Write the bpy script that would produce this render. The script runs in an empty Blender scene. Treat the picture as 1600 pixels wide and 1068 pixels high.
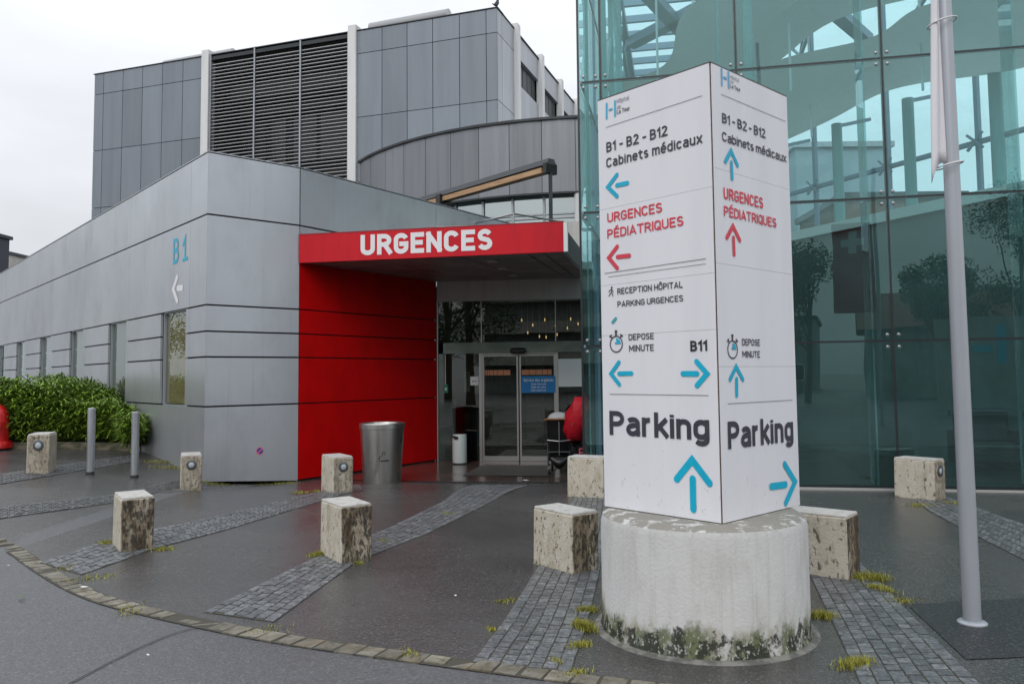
import bpy, math, random
from math import sin, cos, pi, radians as R, sqrt, atan2, exp
from mathutils import Vector, Matrix, noise as mn
random.seed(7)
SC = bpy.context.scene
COL = SC.collection

# ------------------------------------------------------------------ camera
FPX, CX, CY, H = 1244.24, 822.83, 506.54, 1.65
_p, _r = R(3.659), R(-.6437)
cp_, sp_, cr_, sr_ = cos(_p), sin(_p), cos(_r), sin(_r)
AX = Vector((cr_, -sr_*sp_, sr_*cp_)); AU = Vector((-sr_, -cr_*sp_, cr_*cp_)); AF = Vector((0, cp_, sp_))
EYE = Vector((0, 0, H))
cam = bpy.data.cameras.new('camera'); camo = bpy.data.objects.new('camera', cam); COL.objects.link(camo)
m = Matrix.Identity(4)
for i in range(3):
    m[i][0] = AX[i]; m[i][1] = AU[i]; m[i][2] = -AF[i]; m[i][3] = EYE[i]
camo.matrix_world = m
cam.sensor_width = 36; cam.lens = FPX/1600*36
cam.shift_x = -(CX-800)/1600; cam.shift_y = (CY-534)/1600
cam.clip_start = .05; cam.clip_end = 900
SC.camera = camo
SC.render.resolution_x = 1024; SC.render.resolution_y = 683

# ------------------------------------------------------------------ world, sun, exposure
SUN_EL, SUN_AZ = R(42), R(197)      # azimuth from +Y, clockwise: behind the camera
w = bpy.data.worlds.new("World"); SC.world = w; w.use_nodes = True
nt = w.node_tree; nt.nodes.clear()
def wn(t, **k):
    n = nt.nodes.new(t)
    for a, b in k.items(): setattr(n, a, b)
    return n
sky = wn('ShaderNodeTexSky', sky_type='NISHITA', sun_disc=False, sun_elevation=SUN_EL, sun_rotation=SUN_AZ, air_density=1.5, dust_density=6.0)
tcw = wn('ShaderNodeTexCoord')
sep = wn('ShaderNodeSeparateXYZ'); nt.links.new(tcw.outputs['Generated'], sep.inputs[0])
# overcast: luminance rises from the horizon to the zenith, slow cloud mottling
mr = wn('ShaderNodeMapRange'); mr.inputs[1].default_value = 0; mr.inputs[2].default_value = .75
mr.inputs[3].default_value = 6.1; mr.inputs[4].default_value = 13.5
nt.links.new(sep.outputs[2], mr.inputs[0])
nz = wn('ShaderNodeTexNoise'); nz.inputs['Scale'].default_value = 1.6; nz.inputs['Detail'].default_value = 5
mpw = wn('ShaderNodeMapping'); mpw.inputs['Scale'].default_value = (1, 1, 3.0)
nt.links.new(tcw.outputs['Generated'], mpw.inputs[0]); nt.links.new(mpw.outputs[0], nz.inputs['Vector'])
mr2 = wn('ShaderNodeMapRange'); mr2.inputs[1].default_value = .25; mr2.inputs[2].default_value = .75
mr2.inputs[3].default_value = .78; mr2.inputs[4].default_value = 1.24
nt.links.new(nz.outputs[0], mr2.inputs[0])
mu = wn('ShaderNodeMath', operation='MULTIPLY'); nt.links.new(mr.outputs[0], mu.inputs[0]); nt.links.new(mr2.outputs[0], mu.inputs[1])
vm = wn('ShaderNodeVectorMath', operation='SCALE'); vm.inputs[0].default_value = (.955, .985, 1.04); nt.links.new(mu.outputs[0], vm.inputs['Scale'])
mx = wn('ShaderNodeMixRGB'); mx.inputs[0].default_value = .93
nt.links.new(sky.outputs[0], mx.inputs[1]); nt.links.new(vm.outputs[0], mx.inputs[2])
bg = wn('ShaderNodeBackground'); bg.inputs[1].default_value = .105
out = wn('ShaderNodeOutputWorld'); nt.links.new(mx.outputs[0], bg.inputs[0]); nt.links.new(bg.outputs[0], out.inputs[0])
sl = bpy.data.lights.new('sun', 'SUN'); sl.energy = .9; sl.angle = R(30); sl.color = (1, .97, .93)
so = bpy.data.objects.new('sun', sl); COL.objects.link(so)
sd = Vector((sin(SUN_AZ)*cos(SUN_EL), cos(SUN_AZ)*cos(SUN_EL), sin(SUN_EL)))
so.rotation_euler = sd.to_track_quat('Z', 'Y').to_euler(); so.location = (0, -10, 30)
SC.view_settings.view_transform = 'Standard'; SC.view_settings.look = 'None'
SC.view_settings.exposure = 0.0; SC.view_settings.gamma = 1
SC.render.engine = 'CYCLES'
SC.cycles.use_denoising = True
SC.cycles.max_bounces = 8; SC.cycles.transparent_max_bounces = 24; SC.cycles.glossy_bounces = 4
SC.cycles.caustics_reflective = False; SC.cycles.caustics_refractive = False
SC.cycles.sample_clamp_indirect = 6

# ------------------------------------------------------------------ geometry helpers
def ray(x, y): return AX*((x-CX)/FPX) - AU*((y-CY)/FPX) + AF
def sst(a, b, x):
    t = min(1, max(0, (x-a)/(b-a))); return t*t*(3-2*t)
def gz(x, y):
    left = .15*max(0, -5.15-x); left = .45*(1-exp(-left/.45*1.25)) if left > 0 else 0
    left *= sst(5.5, 8.5, y)
    back = -.16*sst(11.2, 14, y)*sst(-5.5, -4.6, x)
    return left + back
def G(px, py, z=None):
    d = ray(px, py)
    if z is not None: return EYE + d*((z-H)/d.z)
    zz = 0.
    for _ in range(25):
        q = EYE + d*((zz-H)/d.z); zz += (gz(q.x, q.y)-zz)*.6
    return EYE + d*((zz-H)/d.z)
class Fr:
    """vertical face: origin P, u runs to the right as seen from outside, n points outside"""
    def __init__(s, P, az):
        s.P = Vector((P[0], P[1], 0)); a = R(az)
        s.u = Vector((sin(a), cos(a), 0)); s.n = Vector((s.u.y, -s.u.x, 0))
    def at(s, x, y):
        d = ray(x, y); t = (s.P-EYE).dot(s.n)/d.dot(s.n); q = EYE+d*t
        return (q-s.P).dot(s.u), q.z
    def p(s, a, z, d=0): 
        q = s.P + s.u*a + s.n*d; return Vector((q.x, q.y, z))
class MB:
    def __init__(s): s.v = []; s.f = []; s.t = []
    def face(s, pts, tone=0.):
        i = len(s.v); s.v += [Vector(q) for q in pts]; s.f.append(tuple(range(i, i+len(pts)))); s.t.append(tone); return s
    def hexa(s, b, t, tone=0.):
        """bottom loop and top loop, both counter-clockwise from above"""
        n = len(b); i = len(s.v); s.v += [Vector(q) for q in b]+[Vector(q) for q in t]
        s.f.append(tuple(range(i+n-1, i-1, -1))); s.f.append(tuple(range(i+n, i+2*n)))
        for k in range(n): s.f.append((i+k, i+(k+1) % n, i+n+(k+1) % n, i+n+k))
        s.t += [tone]*(n+2); return s
    def box(s, x0, x1, y0, y1, z0, z1, tone=0.):
        return s.hexa([(x0,y0,z0),(x1,y0,z0),(x1,y1,z0),(x0,y1,z0)], [(x0,y0,z1),(x1,y0,z1),(x1,y1,z1),(x0,y1,z1)], tone)
    def wb(s, F, a0, a1, z0, z1, d0, d1, tone=0.):
        """box in a face frame; d is distance outwards"""
        q = lambda a, z, d: F.p(a, z, d)
        return s.hexa([q(a0,z0,d1), q(a1,z0,d1), q(a1,z0,d0), q(a0,z0,d0)], [q(a0,z1,d1), q(a1,z1,d1), q(a1,z1,d0), q(a0,z1,d0)], tone)
    def prism(s, poly, z0, z1, tone=0.):
        return s.hexa([(x,y,z0) for x,y in poly], [(x,y,z1) for x,y in poly], tone)
    def bar(s, a, b, w, h=None, tone=0.):
        a = Vector(a); b = Vector(b); h = h or w; d = (b-a).normalized()
        up = Vector((0,0,1)) if abs(d.z) < .95 else Vector((1,0,0))
        x = d.cross(up).normalized()*w/2; y = x.cross(d).normalized()*h/2
        return s.hexa([a-x-y, a+x-y, a+x+y, a-x+y], [b-x-y, b+x-y, b+x+y, b-x+y], tone)
    def tube(s, pts, r, n=10, cap=True, tone=0.):
        pts = [Vector(q) for q in pts]; rs = r if isinstance(r, (list, tuple)) else [r]*len(pts)
        i0 = len(s.v); px = None
        for k, q in enumerate(pts):
            d = ((pts[min(k+1, len(pts)-1)]-pts[max(k-1, 0)])).normalized()
            if px is None: px = d.cross(Vector((0,0,1)) if abs(d.z) < .9 else Vector((1,0,0))).normalized()
            px = (px-d*px.dot(d)).normalized(); py = d.cross(px)
            for j in range(n):
                a = 2*pi*j/n; s.v.append(q+(px*cos(a)+py*sin(a))*rs[k])
        for k in range(len(pts)-1):
            for j in range(n):
                a = i0+k*n+j; b = i0+k*n+(j+1) % n
                s.f.append((a, b, b+n, a+n)); s.t.append(tone)
        if cap:
            s.f.append(tuple(i0+j for j in range(n-1, -1, -1))); s.f.append(tuple(i0+(len(pts)-1)*n+j for j in range(n))); s.t += [tone, tone]
        return s
    def lathe(s, prof, c=(0,0,0), n=32, tone=0.):
        i0 = len(s.v)
        for r, z in prof:
            for j in range(n): s.v.append(Vector((c[0]+r*cos(2*pi*j/n), c[1]+r*sin(2*pi*j/n), c[2]+z)))
        for k in range(len(prof)-1):
            for j in range(n):
                a = i0+k*n+j; b = i0+k*n+(j+1) % n
                s.f.append((a, b, b+n, a+n)); s.t.append(tone)
        s.f.append(tuple(i0+j for j in range(n-1, -1, -1))); s.f.append(tuple(i0+(len(prof)-1)*n+j for j in range(n))); s.t += [tone]*2
        return s
    def grid(s, fn, nu, nv, tone=0.):
        i0 = len(s.v)
        for a in range(nu+1):
            for b in range(nv+1): s.v.append(Vector(fn(a/nu, b/nv)))
        for a in range(nu):
            for b in range(nv):
                i = i0+a*(nv+1)+b; s.f.append((i, i+nv+1, i+nv+2, i+1)); s.t.append(tone)
        return s
def wloc(o):
    return Vector((0,0,0)) if o is None else Vector(o['base'])
def obj(name, mb, mt, parent=None, smooth=False, bevel=0, loc=None):
    base = Vector(loc) if loc is not None else wloc(parent)
    me = bpy.data.meshes.new(name)
    me.from_pydata([tuple(v-base) for v in mb.v], [], mb.f)
    at = me.attributes.new('tone', 'FLOAT', 'FACE'); at.data.foreach_set('value', mb.t)
    me.materials.append(mt)
    if smooth:
        me.polygons.foreach_set('use_smooth', [True]*len(me.polygons))
        try: me.set_sharp_from_angle(angle=R(40))
        except Exception: pass
    me.update()
    o = bpy.data.objects.new(name, me); COL.objects.link(o)
    o['base'] = tuple(base)
    if parent is not None:
        o.parent = parent; o.location = base-wloc(parent)
    else: o.location = base
    if bevel:
        b = o.modifiers.new('bevel', 'BEVEL'); b.width = bevel; b.segments = 2; b.limit_method = 'ANGLE'; b.angle_limit = R(40)
    return o
def thing(name, label, cat, loc=(0,0,0), group=None, rz=0):
    o = bpy.data.objects.new(name, None); COL.objects.link(o); o.location = loc; o.rotation_euler.z = rz
    o['base'] = tuple(loc); tag(o, label, cat, group); o.empty_display_size = .2; return o
def tag(o, label, cat, group=None):
    o['label'] = label; o['category'] = cat
    if group: o['group'] = group
    return o
def struct(o, kind='structure'): o['kind'] = kind; return o
def copy_tree(o, parent=None):
    c = o.copy(); COL.objects.link(c)
    if parent is not None: c.parent = parent
    for ch in [x for x in SC.objects if x.parent == o]: copy_tree(ch, c)
    return c

# ------------------------------------------------------------------ materials
MATS = {}
def mat(name, col, rough=.5, metal=0., col2=None, sc=(6,6,6), lo=.4, hi=.6, bump=0., bsc=60., r2=None, spec=.5, coord='pos', detail=6., tone=0., emit=0., coat=0.):
    """principled surface; col2 is mixed in through a noise; tone = how much the face attribute lightens or darkens"""
    if name in MATS: return MATS[name]
    m = bpy.data.materials.new(name); m.use_nodes = True; t = m.node_tree; L = t.links.new
    b = t.nodes['Principled BSDF']; N = t.nodes.new
    b.inputs['Roughness'].default_value = rough; b.inputs['Metallic'].default_value = metal
    b.inputs['Specular IOR Level'].default_value = spec; b.inputs['Coat Weight'].default_value = coat
    b.inputs['Base Color'].default_value = (*col, 1)
    geo = N('ShaderNodeNewGeometry'); src = geo.outputs['Position']
    last = None
    if col2 is not None:
        mp = N('ShaderNodeMapping'); mp.inputs['Scale'].default_value = sc; L(src, mp.inputs[0])
        n = N('ShaderNodeTexNoise'); n.inputs['Scale'].default_value = 1; n.inputs['Detail'].default_value = detail; n.inputs['Roughness'].default_value = .6
        L(mp.outputs[0], n.inputs['Vector'])
        r = N('ShaderNodeMapRange'); r.interpolation_type = 'SMOOTHSTEP'
        r.inputs[1].default_value = lo; r.inputs[2].default_value = hi; L(n.outputs[0], r.inputs[0])
        mx = N('ShaderNodeMixRGB'); mx.inputs[1].default_value = (*col, 1); mx.inputs[2].default_value = (*col2, 1); L(r.outputs[0], mx.inputs[0])
        last = mx.outputs[0]
        if r2 is not None:
            q = N('ShaderNodeMapRange'); q.inputs[3].default_value = rough; q.inputs[4].default_value = r2
            L(r.outputs[0], q.inputs[0]); L(q.outputs[0], b.inputs['Roughness'])
    if tone:
        a = N('ShaderNodeAttribute'); a.attribute_name = 'tone'
        q = N('ShaderNodeMath'); q.operation = 'MULTIPLY_ADD'; q.inputs[1].default_value = tone; q.inputs[2].default_value = 1.; L(a.outputs['Fac'], q.inputs[0])
        v = N('ShaderNodeVectorMath'); v.operation = 'SCALE'
        if last: L(last, v.inputs[0])
        else: v.inputs[0].default_value = col
        L(q.outputs[0], v.inputs['Scale']); last = v.outputs[0]
    if last: L(last, b.inputs['Base Color'])
    if bump:
        n = N('ShaderNodeTexNoise'); n.inputs['Scale'].default_value = bsc; n.inputs['Detail'].default_value = 4; L(src, n.inputs['Vector'])
        bp = N('ShaderNodeBump'); bp.inputs['Strength'].default_value = bump; bp.inputs['Distance'].default_value = .01
        L(n.outputs[0], bp.inputs['Height']); L(bp.outputs[0], b.inputs['Normal'])
    if emit:
        b.inputs['Emission Color'].default_value = (*col, 1); b.inputs['Emission Strength'].default_value = emit
    MATS[name] = m; return m
def layer(m, col, sc, lo, hi, amt=1., zlo=None, zhi=None, rough=None, detail=8., nx=None, zamt=.22, nlo=-.12):
    """one more stain layer over the base colour: noise, optionally limited to a height band"""
    t = m.node_tree; N = t.nodes.new; L = t.links.new; b = t.nodes['Principled BSDF']
    geo = N('ShaderNodeNewGeometry'); mp = N('ShaderNodeMapping'); mp.inputs['Scale'].default_value = sc; mp.inputs['Location'].default_value = (len(t.nodes)*1.7, 3.1, .4)
    L(geo.outputs['Position'], mp.inputs[0])
    n = N('ShaderNodeTexNoise'); n.inputs['Scale'].default_value = 1; n.inputs['Detail'].default_value = detail; n.inputs['Roughness'].default_value = .65; L(mp.outputs[0], n.inputs['Vector'])
    val = n.outputs[0]
    if zlo is not None:
        s = N('ShaderNodeSeparateXYZ'); L(geo.outputs['Position'], s.inputs[0])
        z = N('ShaderNodeMapRange'); z.inputs[1].default_value = zlo; z.inputs[2].default_value = zhi
        z.inputs[3].default_value = zamt; z.inputs[4].default_value = -.35; L(s.outputs[2], z.inputs[0])
        a = N('ShaderNodeMath'); a.operation = 'ADD'; L(val, a.inputs[0]); L(z.outputs[0], a.inputs[1]); val = a.outputs[0]
    if nx is not None:
        d = N('ShaderNodeVectorMath'); d.operation = 'DOT_PRODUCT'; d.inputs[1].default_value = nx; L(geo.outputs['True Normal'], d.inputs[0])
        z = N('ShaderNodeMapRange'); z.inputs[1].default_value = .3; z.inputs[2].default_value = .9
        z.inputs[3].default_value = nlo; z.inputs[4].default_value = .09; L(d.outputs['Value'], z.inputs[0])
        a = N('ShaderNodeMath'); a.operation = 'ADD'; L(val, a.inputs[0]); L(z.outputs[0], a.inputs[1]); val = a.outputs[0]
    r = N('ShaderNodeMapRange'); r.interpolation_type = 'SMOOTHSTEP'; r.inputs[1].default_value = lo; r.inputs[2].default_value = hi; r.inputs[4].default_value = amt; L(val, r.inputs[0])
    mx = N('ShaderNodeMixRGB'); mx.inputs[2].default_value = (*col, 1); L(r.outputs[0], mx.inputs[0])
    bi = b.inputs['Base Color']
    if bi.links: L(bi.links[0].from_socket, mx.inputs[1])
    else: mx.inputs[1].default_value = bi.default_value
    L(mx.outputs[0], bi)
    if rough is not None:
        q = N('ShaderNodeMixRGB'); L(r.outputs[0], q.inputs[0]); ri = b.inputs['Roughness']
        if ri.links: L(ri.links[0].from_socket, q.inputs[1])
        else: q.inputs[1].default_value = (ri.default_value,)*3+(1,)
        q.inputs[2].default_value = (rough, rough, rough, 1); L(q.outputs[0], ri)
    return m
def glass(name, tint, refl=1.0, rough=0.0, base=.03, haze=0., gcol=(.86,.95,.95), warp=0.):
    """thin pane: tinted see-through layer under a Fresnel reflection"""
    if name in MATS: return MATS[name]
    m = bpy.data.materials.new(name); m.use_nodes = True; t = m.node_tree; N = t.nodes.new; L = t.links.new
    t.nodes.remove(t.nodes['Principled BSDF']); out = t.nodes['Material Output']
    tr = N('ShaderNodeBsdfTransparent'); tr.inputs[0].default_value = (*tint, 1)
    gl = N('ShaderNodeBsdfGlossy'); gl.inputs['Roughness'].default_value = rough; gl.inputs[0].default_value = (*gcol, 1)
    if warp:
        g0 = N('ShaderNodeNewGeometry'); n0 = N('ShaderNodeTexNoise'); n0.inputs['Scale'].default_value = 1.1; n0.inputs['Detail'].default_value = 1; L(g0.outputs['Position'], n0.inputs['Vector'])
        b0 = N('ShaderNodeBump'); b0.inputs['Strength'].default_value = warp; b0.inputs['Distance'].default_value = .05; L(n0.outputs[0], b0.inputs['Height']); L(b0.outputs[0], gl.inputs['Normal'])
    lw = N('ShaderNodeFresnel'); lw.inputs[0].default_value = 1.5
    q = N('ShaderNodeMath'); q.operation = 'MULTIPLY_ADD'; q.inputs[1].default_value = refl; q.inputs[2].default_value = base; q.use_clamp = True; L(lw.outputs[0], q.inputs[0])
    gb_ = N('ShaderNodeNewGeometry'); iv = N('ShaderNodeMath'); iv.operation = 'SUBTRACT'; iv.inputs[0].default_value = 1; L(gb_.outputs['Backfacing'], iv.inputs[1])
    qq = N('ShaderNodeMath'); qq.operation = 'MULTIPLY'; L(q.outputs[0], qq.inputs[0]); L(iv.outputs[0], qq.inputs[1]); q = qq
    mx = N('ShaderNodeMixShader'); L(q.outputs[0], mx.inputs[0]); L(tr.outputs[0], mx.inputs[1]); L(gl.outputs[0], mx.inputs[2])
    res = mx.outputs[0]
    if haze:
        df = N('ShaderNodeBsdfDiffuse'); df.inputs[0].default_value = (.5, .58, .56, 1)
        geo = N('ShaderNodeNewGeometry'); mp = N('ShaderNodeMapping'); mp.inputs['Scale'].default_value = (7, 7, 1.1); L(geo.outputs['Position'], mp.inputs[0])
        n = N('ShaderNodeTexNoise'); n.inputs['Scale'].default_value = 1; n.inputs['Detail'].default_value = 8; L(mp.outputs[0], n.inputs['Vector'])
        r = N('ShaderNodeMapRange'); r.inputs[1].default_value = .35; r.inputs[2].default_value = .8; r.inputs[3].default_value = haze*.4; r.inputs[4].default_value = haze*1.8; L(n.outputs[0], r.inputs[0])
        m2 = N('ShaderNodeMixShader'); L(r.outputs[0], m2.inputs[0]); L(res, m2.inputs[1]); L(df.outputs[0], m2.inputs[2]); res = m2.outputs[0]
    L(res, out.inputs['Surface']); MATS[name] = m; return m

asphalt = mat('asphalt', (.082,.078,.076), .32, col2=(.056,.054,.053), sc=(.55,.55,.55), lo=.3, hi=.7, bump=.5, bsc=60, r2=.22, spec=.5)
layer(asphalt, (.045,.045,.046), (46,46,46), .48, .58, .65, detail=2)
layer(asphalt, (.27,.265,.26), (60,60,60), .57, .7, .35, detail=1)
layer(asphalt, (.06,.058,.058), (.3,.5,.5), .42, .66, .6, rough=.15)
layer(asphalt, (.09,.085,.08), (3,3,3), .58, .7, .4)
road = mat('road_asphalt', (.105,.107,.113), .46, col2=(.088,.09,.096), sc=(.7,.5,.5), lo=.3, hi=.7, bump=.6, bsc=55, r2=.3, spec=.5)
layer(road, (.05,.051,.055), (48,48,48), .48, .6, .5, detail=2)
layer(road, (.26,.26,.26), (58,58,58), .58, .7, .4, detail=1)
tar = mat('fresh_tarmac', (.022,.023,.025), .5, bump=.7, bsc=70, spec=.45)
layer(tar, (.12,.12,.12), (50,50,50), .57, .66, .6, detail=1)
sett = mat('granite_sett', (.10,.106,.115), .4, col2=(.21,.22,.225), sc=(34,34,34), lo=.42, hi=.72, bump=.6, bsc=45, tone=.3, spec=.5, detail=3)
layer(sett, (.035,.037,.04), (40,18,30), .56, .66, .8, detail=3)
kerbst = mat('edging_stone', (.15,.135,.1), .6, col2=(.24,.225,.185), sc=(11,11,11), lo=.35, hi=.7, bump=.8, bsc=40, tone=.28)
layer(kerbst, (.07,.065,.04), (16,16,16), .5, .66, .8)
layer(kerbst, (.2,.14,.07), (5,5,5), .52, .7, .5)
joint = mat('joint_sand', (.06,.055,.042), .8, bump=.5, bsc=80)
tile = mat('entrance_floor', (.10,.058,.05), .2, col2=(.075,.055,.05), sc=(1.5,1.5,1.5), r2=.1, bump=.12, bsc=40, spec=.6)
mattex = mat('door_mat', (.05,.047,.045), .4, bump=.5, bsc=160)
alu = mat('aluminium_cladding', (.54,.57,.605), .33, .66, col2=(.48,.505,.54), sc=(.5,.5,.5), lo=.3, hi=.75, r2=.42, spec=.5, tone=.05, bump=.35, bsc=1.3)
layer(alu, (.34,.36,.375), (7,7,.22), .5, .85, .45)
layer(alu, (.27,.30,.305), (1.1,1.1,.7), .48, .8, .4)
layer(alu, (.30,.31,.315), (14,14,.3), .6, .75, .35)
alub = mat('blue_grey_cladding', (.23,.26,.295), .5, .3, col2=(.2,.228,.26), sc=(2,2,.2), lo=.35, hi=.7, tone=.18)
layer(alub, (.16,.18,.2), (5,5,.2), .58, .8, .4)
alus = mat('light_cladding', (.45,.47,.5), .45, .3, col2=(.4,.42,.45), sc=(2,2,.3), tone=.1)
curvm = mat('zinc_cladding', (.25,.262,.285), .5, .3, col2=(.21,.222,.24), sc=(4,4,.18), lo=.4, hi=.7, tone=.2)
layer(curvm, (.17,.17,.18), (9,9,.1), .6, .75, .55)
red = mat('red_panel', (.60,.002,.003), .38, col2=(.5,.002,.003), sc=(3,3,1.5), lo=.35, hi=.7, spec=.22)
redf = mat('red_fascia', (.62,.012,.022), .4, col2=(.52,.01,.026), sc=(5,5,.7), lo=.4, hi=.75, spec=.25)
dark = mat('shadow_joint', (.018,.019,.021), .8)
darkm = mat('dark_metal', (.045,.05,.055), .45, .4)
whitep = mat('white_panel', (.78,.785,.825), .42, col2=(.74,.745,.785), sc=(4,4,.5), lo=.4, hi=.7, spec=.4)
layer(whitep, (.42,.42,.4), (25,25,5), .68, .78, .45)
layer(whitep, (.3,.29,.27), (60,60,16), .66, .73, .6, zlo=.9, zhi=3., zamt=.05)
whitec = mat('white_column_paint', (.72,.73,.73), .55, col2=(.58,.59,.58), sc=(8,8,.6), lo=.5, hi=.8)
soffm = mat('soffit_panel', (.36,.35,.34), .35, .2, col2=(.23,.225,.22), sc=(2,2,2))
headm = mat('header_panel', (.62,.6,.57), .6, col2=(.55,.53,.5), sc=(4,4,.6))
steel = mat('brushed_steel', (.56,.55,.53), .27, 1., col2=(.44,.43,.41), sc=(30,30,1), lo=.3, hi=.7, r2=.4)
galv = mat('galvanised_steel', (.42,.44,.47), .42, .7, col2=(.34,.36,.38), sc=(18,18,2), tone=.2)
frame = mat('door_aluminium', (.42,.41,.4), .38, .7)
rubber = mat('black_plastic', (.018,.018,.02), .4)
blackfab = mat('black_fabric', (.008,.008,.009), .85, spec=.15)
cyan = mat('cyan_vinyl', (.0,.44,.64), .4, col2=(.0,.4,.6), sc=(9,9,9))
redv = mat('red_vinyl', (.70,.045,.08), .4, col2=(.64,.045,.075), sc=(9,9,9))
ink = mat('charcoal_vinyl', (.038,.038,.055), .4, col2=(.06,.06,.075), sc=(12,12,4), lo=.5, hi=.8)
whitev = mat('white_vinyl', (.8,.8,.82), .4)
whites = mat('white_backing', (.8,.81,.82), .5)
polep = mat('pole_paint', (.40,.425,.465), .32, .25, col2=(.37,.39,.43), sc=(3,3,.6))
cloth = mat('white_flag_cloth', (.72,.71,.75), .8, bump=.2, bsc=90)
def concrete(nm, dirt):
    c = mat(nm, (.49,.445,.35), .75, col2=(.57,.53,.45), sc=(9,9,6), lo=.35, hi=.65, bump=.7, bsc=45)
    layer(c, (.2,.15,.085), (4,4,1.4), .42, .62, .85*dirt, nx=(.84,-.54,0))
    layer(c, (.07,.045,.025), (9,9,2.5), .5, .66, .85*dirt, nx=(.84,-.54,0))
    layer(c, (.022,.018,.014), (34,34,14), .55, .66, .85*dirt, nx=(.84,-.54,0), detail=5)
    layer(c, (.06,.05,.03), (24,24,14), .57, .63, .8)
    layer(c, (.1,.11,.035), (12,12,7), .5, .66, .7, zlo=-.02, zhi=.16, zamt=.1)
    return c
conc = concrete('bollard_concrete', 1.)
concl = concrete('lamp_bollard_concrete', .45)
conctop = mat('bollard_top_concrete', (.5,.49,.47), .7, col2=(.36,.345,.31), sc=(14,14,14), lo=.45, hi=.7, bump=.6, bsc=60)
drumm = mat('drum_concrete', (.55,.55,.54), .7, col2=(.47,.47,.45), sc=(9,9,3), lo=.4, hi=.72, bump=.35, bsc=50)
layer(drumm, (.33,.32,.29), (34,34,.5), .5, .78, .45)
layer(drumm, (.2,.18,.13), (55,55,.6), .6, .75, .35)
layer(drumm, (.12,.09,.06), (16,16,16), .70, .74, .9)
layer(drumm, (.27,.25,.17), (7,7,3), .42, .62, .7, zlo=.12, zhi=.40, zamt=.06)
layer(drumm, (.085,.105,.035), (6,6,4.5), .45, .6, .85, zlo=.12, zhi=.36, zamt=.04)
layer(drumm, (.02,.024,.014), (13,13,10), .47, .57, .95, zlo=.1, zhi=.3, zamt=.06)
layer(drumm, (.19,.18,.15), (9,9,9), .47, .56, .85, nx=(0,0,1), nlo=-.4)
layer(drumm, (.5,.5,.47), (40,40,30), .58, .66, .8, zlo=.1, zhi=.5, zamt=.04)
leafm = mat('hedge_leaf', (.16,.26,.03), .5, tone=.6, spec=.35)
leafy = mat('pale_leaf', (.2,.3,.09), .5, tone=.4)
leafd = mat('tree_leaf', (.08,.14,.05), .55, tone=.5)
bark = mat('bark', (.09,.07,.05), .9, bump=.6, bsc=20)
mossm = mat('moss', (.23,.225,.035), .9, tone=.6)
hydr = mat('hydrant_red', (.55,.01,.012), .35, coat=.3)
plaster = mat('pale_plaster', (.5,.48,.43), .8, col2=(.44,.42,.38), sc=(2,2,1))
navy = mat('navy_facade', (.012,.018,.035), .5)
rooft = mat('clay_roof', (.2,.09,.055), .75, col2=(.13,.06,.04), sc=(9,.5,9), tone=.3)
wallw = mat('street_wall', (.32,.35,.33), .8, col2=(.25,.28,.26), sc=(2,2,1))
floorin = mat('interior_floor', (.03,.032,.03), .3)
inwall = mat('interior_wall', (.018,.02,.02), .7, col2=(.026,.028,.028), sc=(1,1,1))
green_st = mat('sea_green_steel', (.23,.38,.37), .45, .1)
blue_st = mat('blue_grey_steel', (.2,.25,.33), .45, .2)
g_fac = glass('green_facade_glass', (.74,.905,.925), refl=2.8, base=.015, haze=.008, warp=.03, gcol=(.52,.84,.82))
g_far = glass('clear_green_glass', (.95,.985,.98), refl=1.2, base=.0)
g_roof = glass('roof_glass', (.9,.96,.98), refl=1.0, base=.0, haze=.02)
g_door = glass('door_glass', (.58,.63,.6), refl=2.3, base=.03, warp=.015, gcol=(.72,.78,.74))
g_win = glass('wing_window_glass', (.8,.8,.76), refl=1.3, base=.03)
g_band = glass('glazing_band_glass', (.7,.85,.85), refl=3.0, base=.4)
g_ref = mat('header_glass', (.18,.22,.2), .12, .7, col2=(.3,.34,.3), sc=(1.4,1.4,2.5), lo=.4, hi=.7)
sail = bpy.data.materials.new('sail_fabric'); sail.use_nodes = True
_t = sail.node_tree; _b = _t.nodes['Principled BSDF']; _b.inputs['Base Color'].default_value = (.5,.52,.47,1); _b.inputs['Roughness'].default_value = .8
_tl = _t.nodes.new('ShaderNodeBsdfTranslucent'); _tl.inputs[0].default_value = (.5,.5,.46,1); _mx = _t.nodes.new('ShaderNodeMixShader'); _mx.inputs[0].default_value = .45
_t.links.new(_b.outputs[0], _mx.inputs[1]); _t.links.new(_tl.outputs[0], _mx.inputs[2]); _t.links.new(_mx.outputs[0], _t.nodes['Material Output'].inputs[0])
redflag = mat('red_flag_cloth', (.3,.02,.025), .8)

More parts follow.
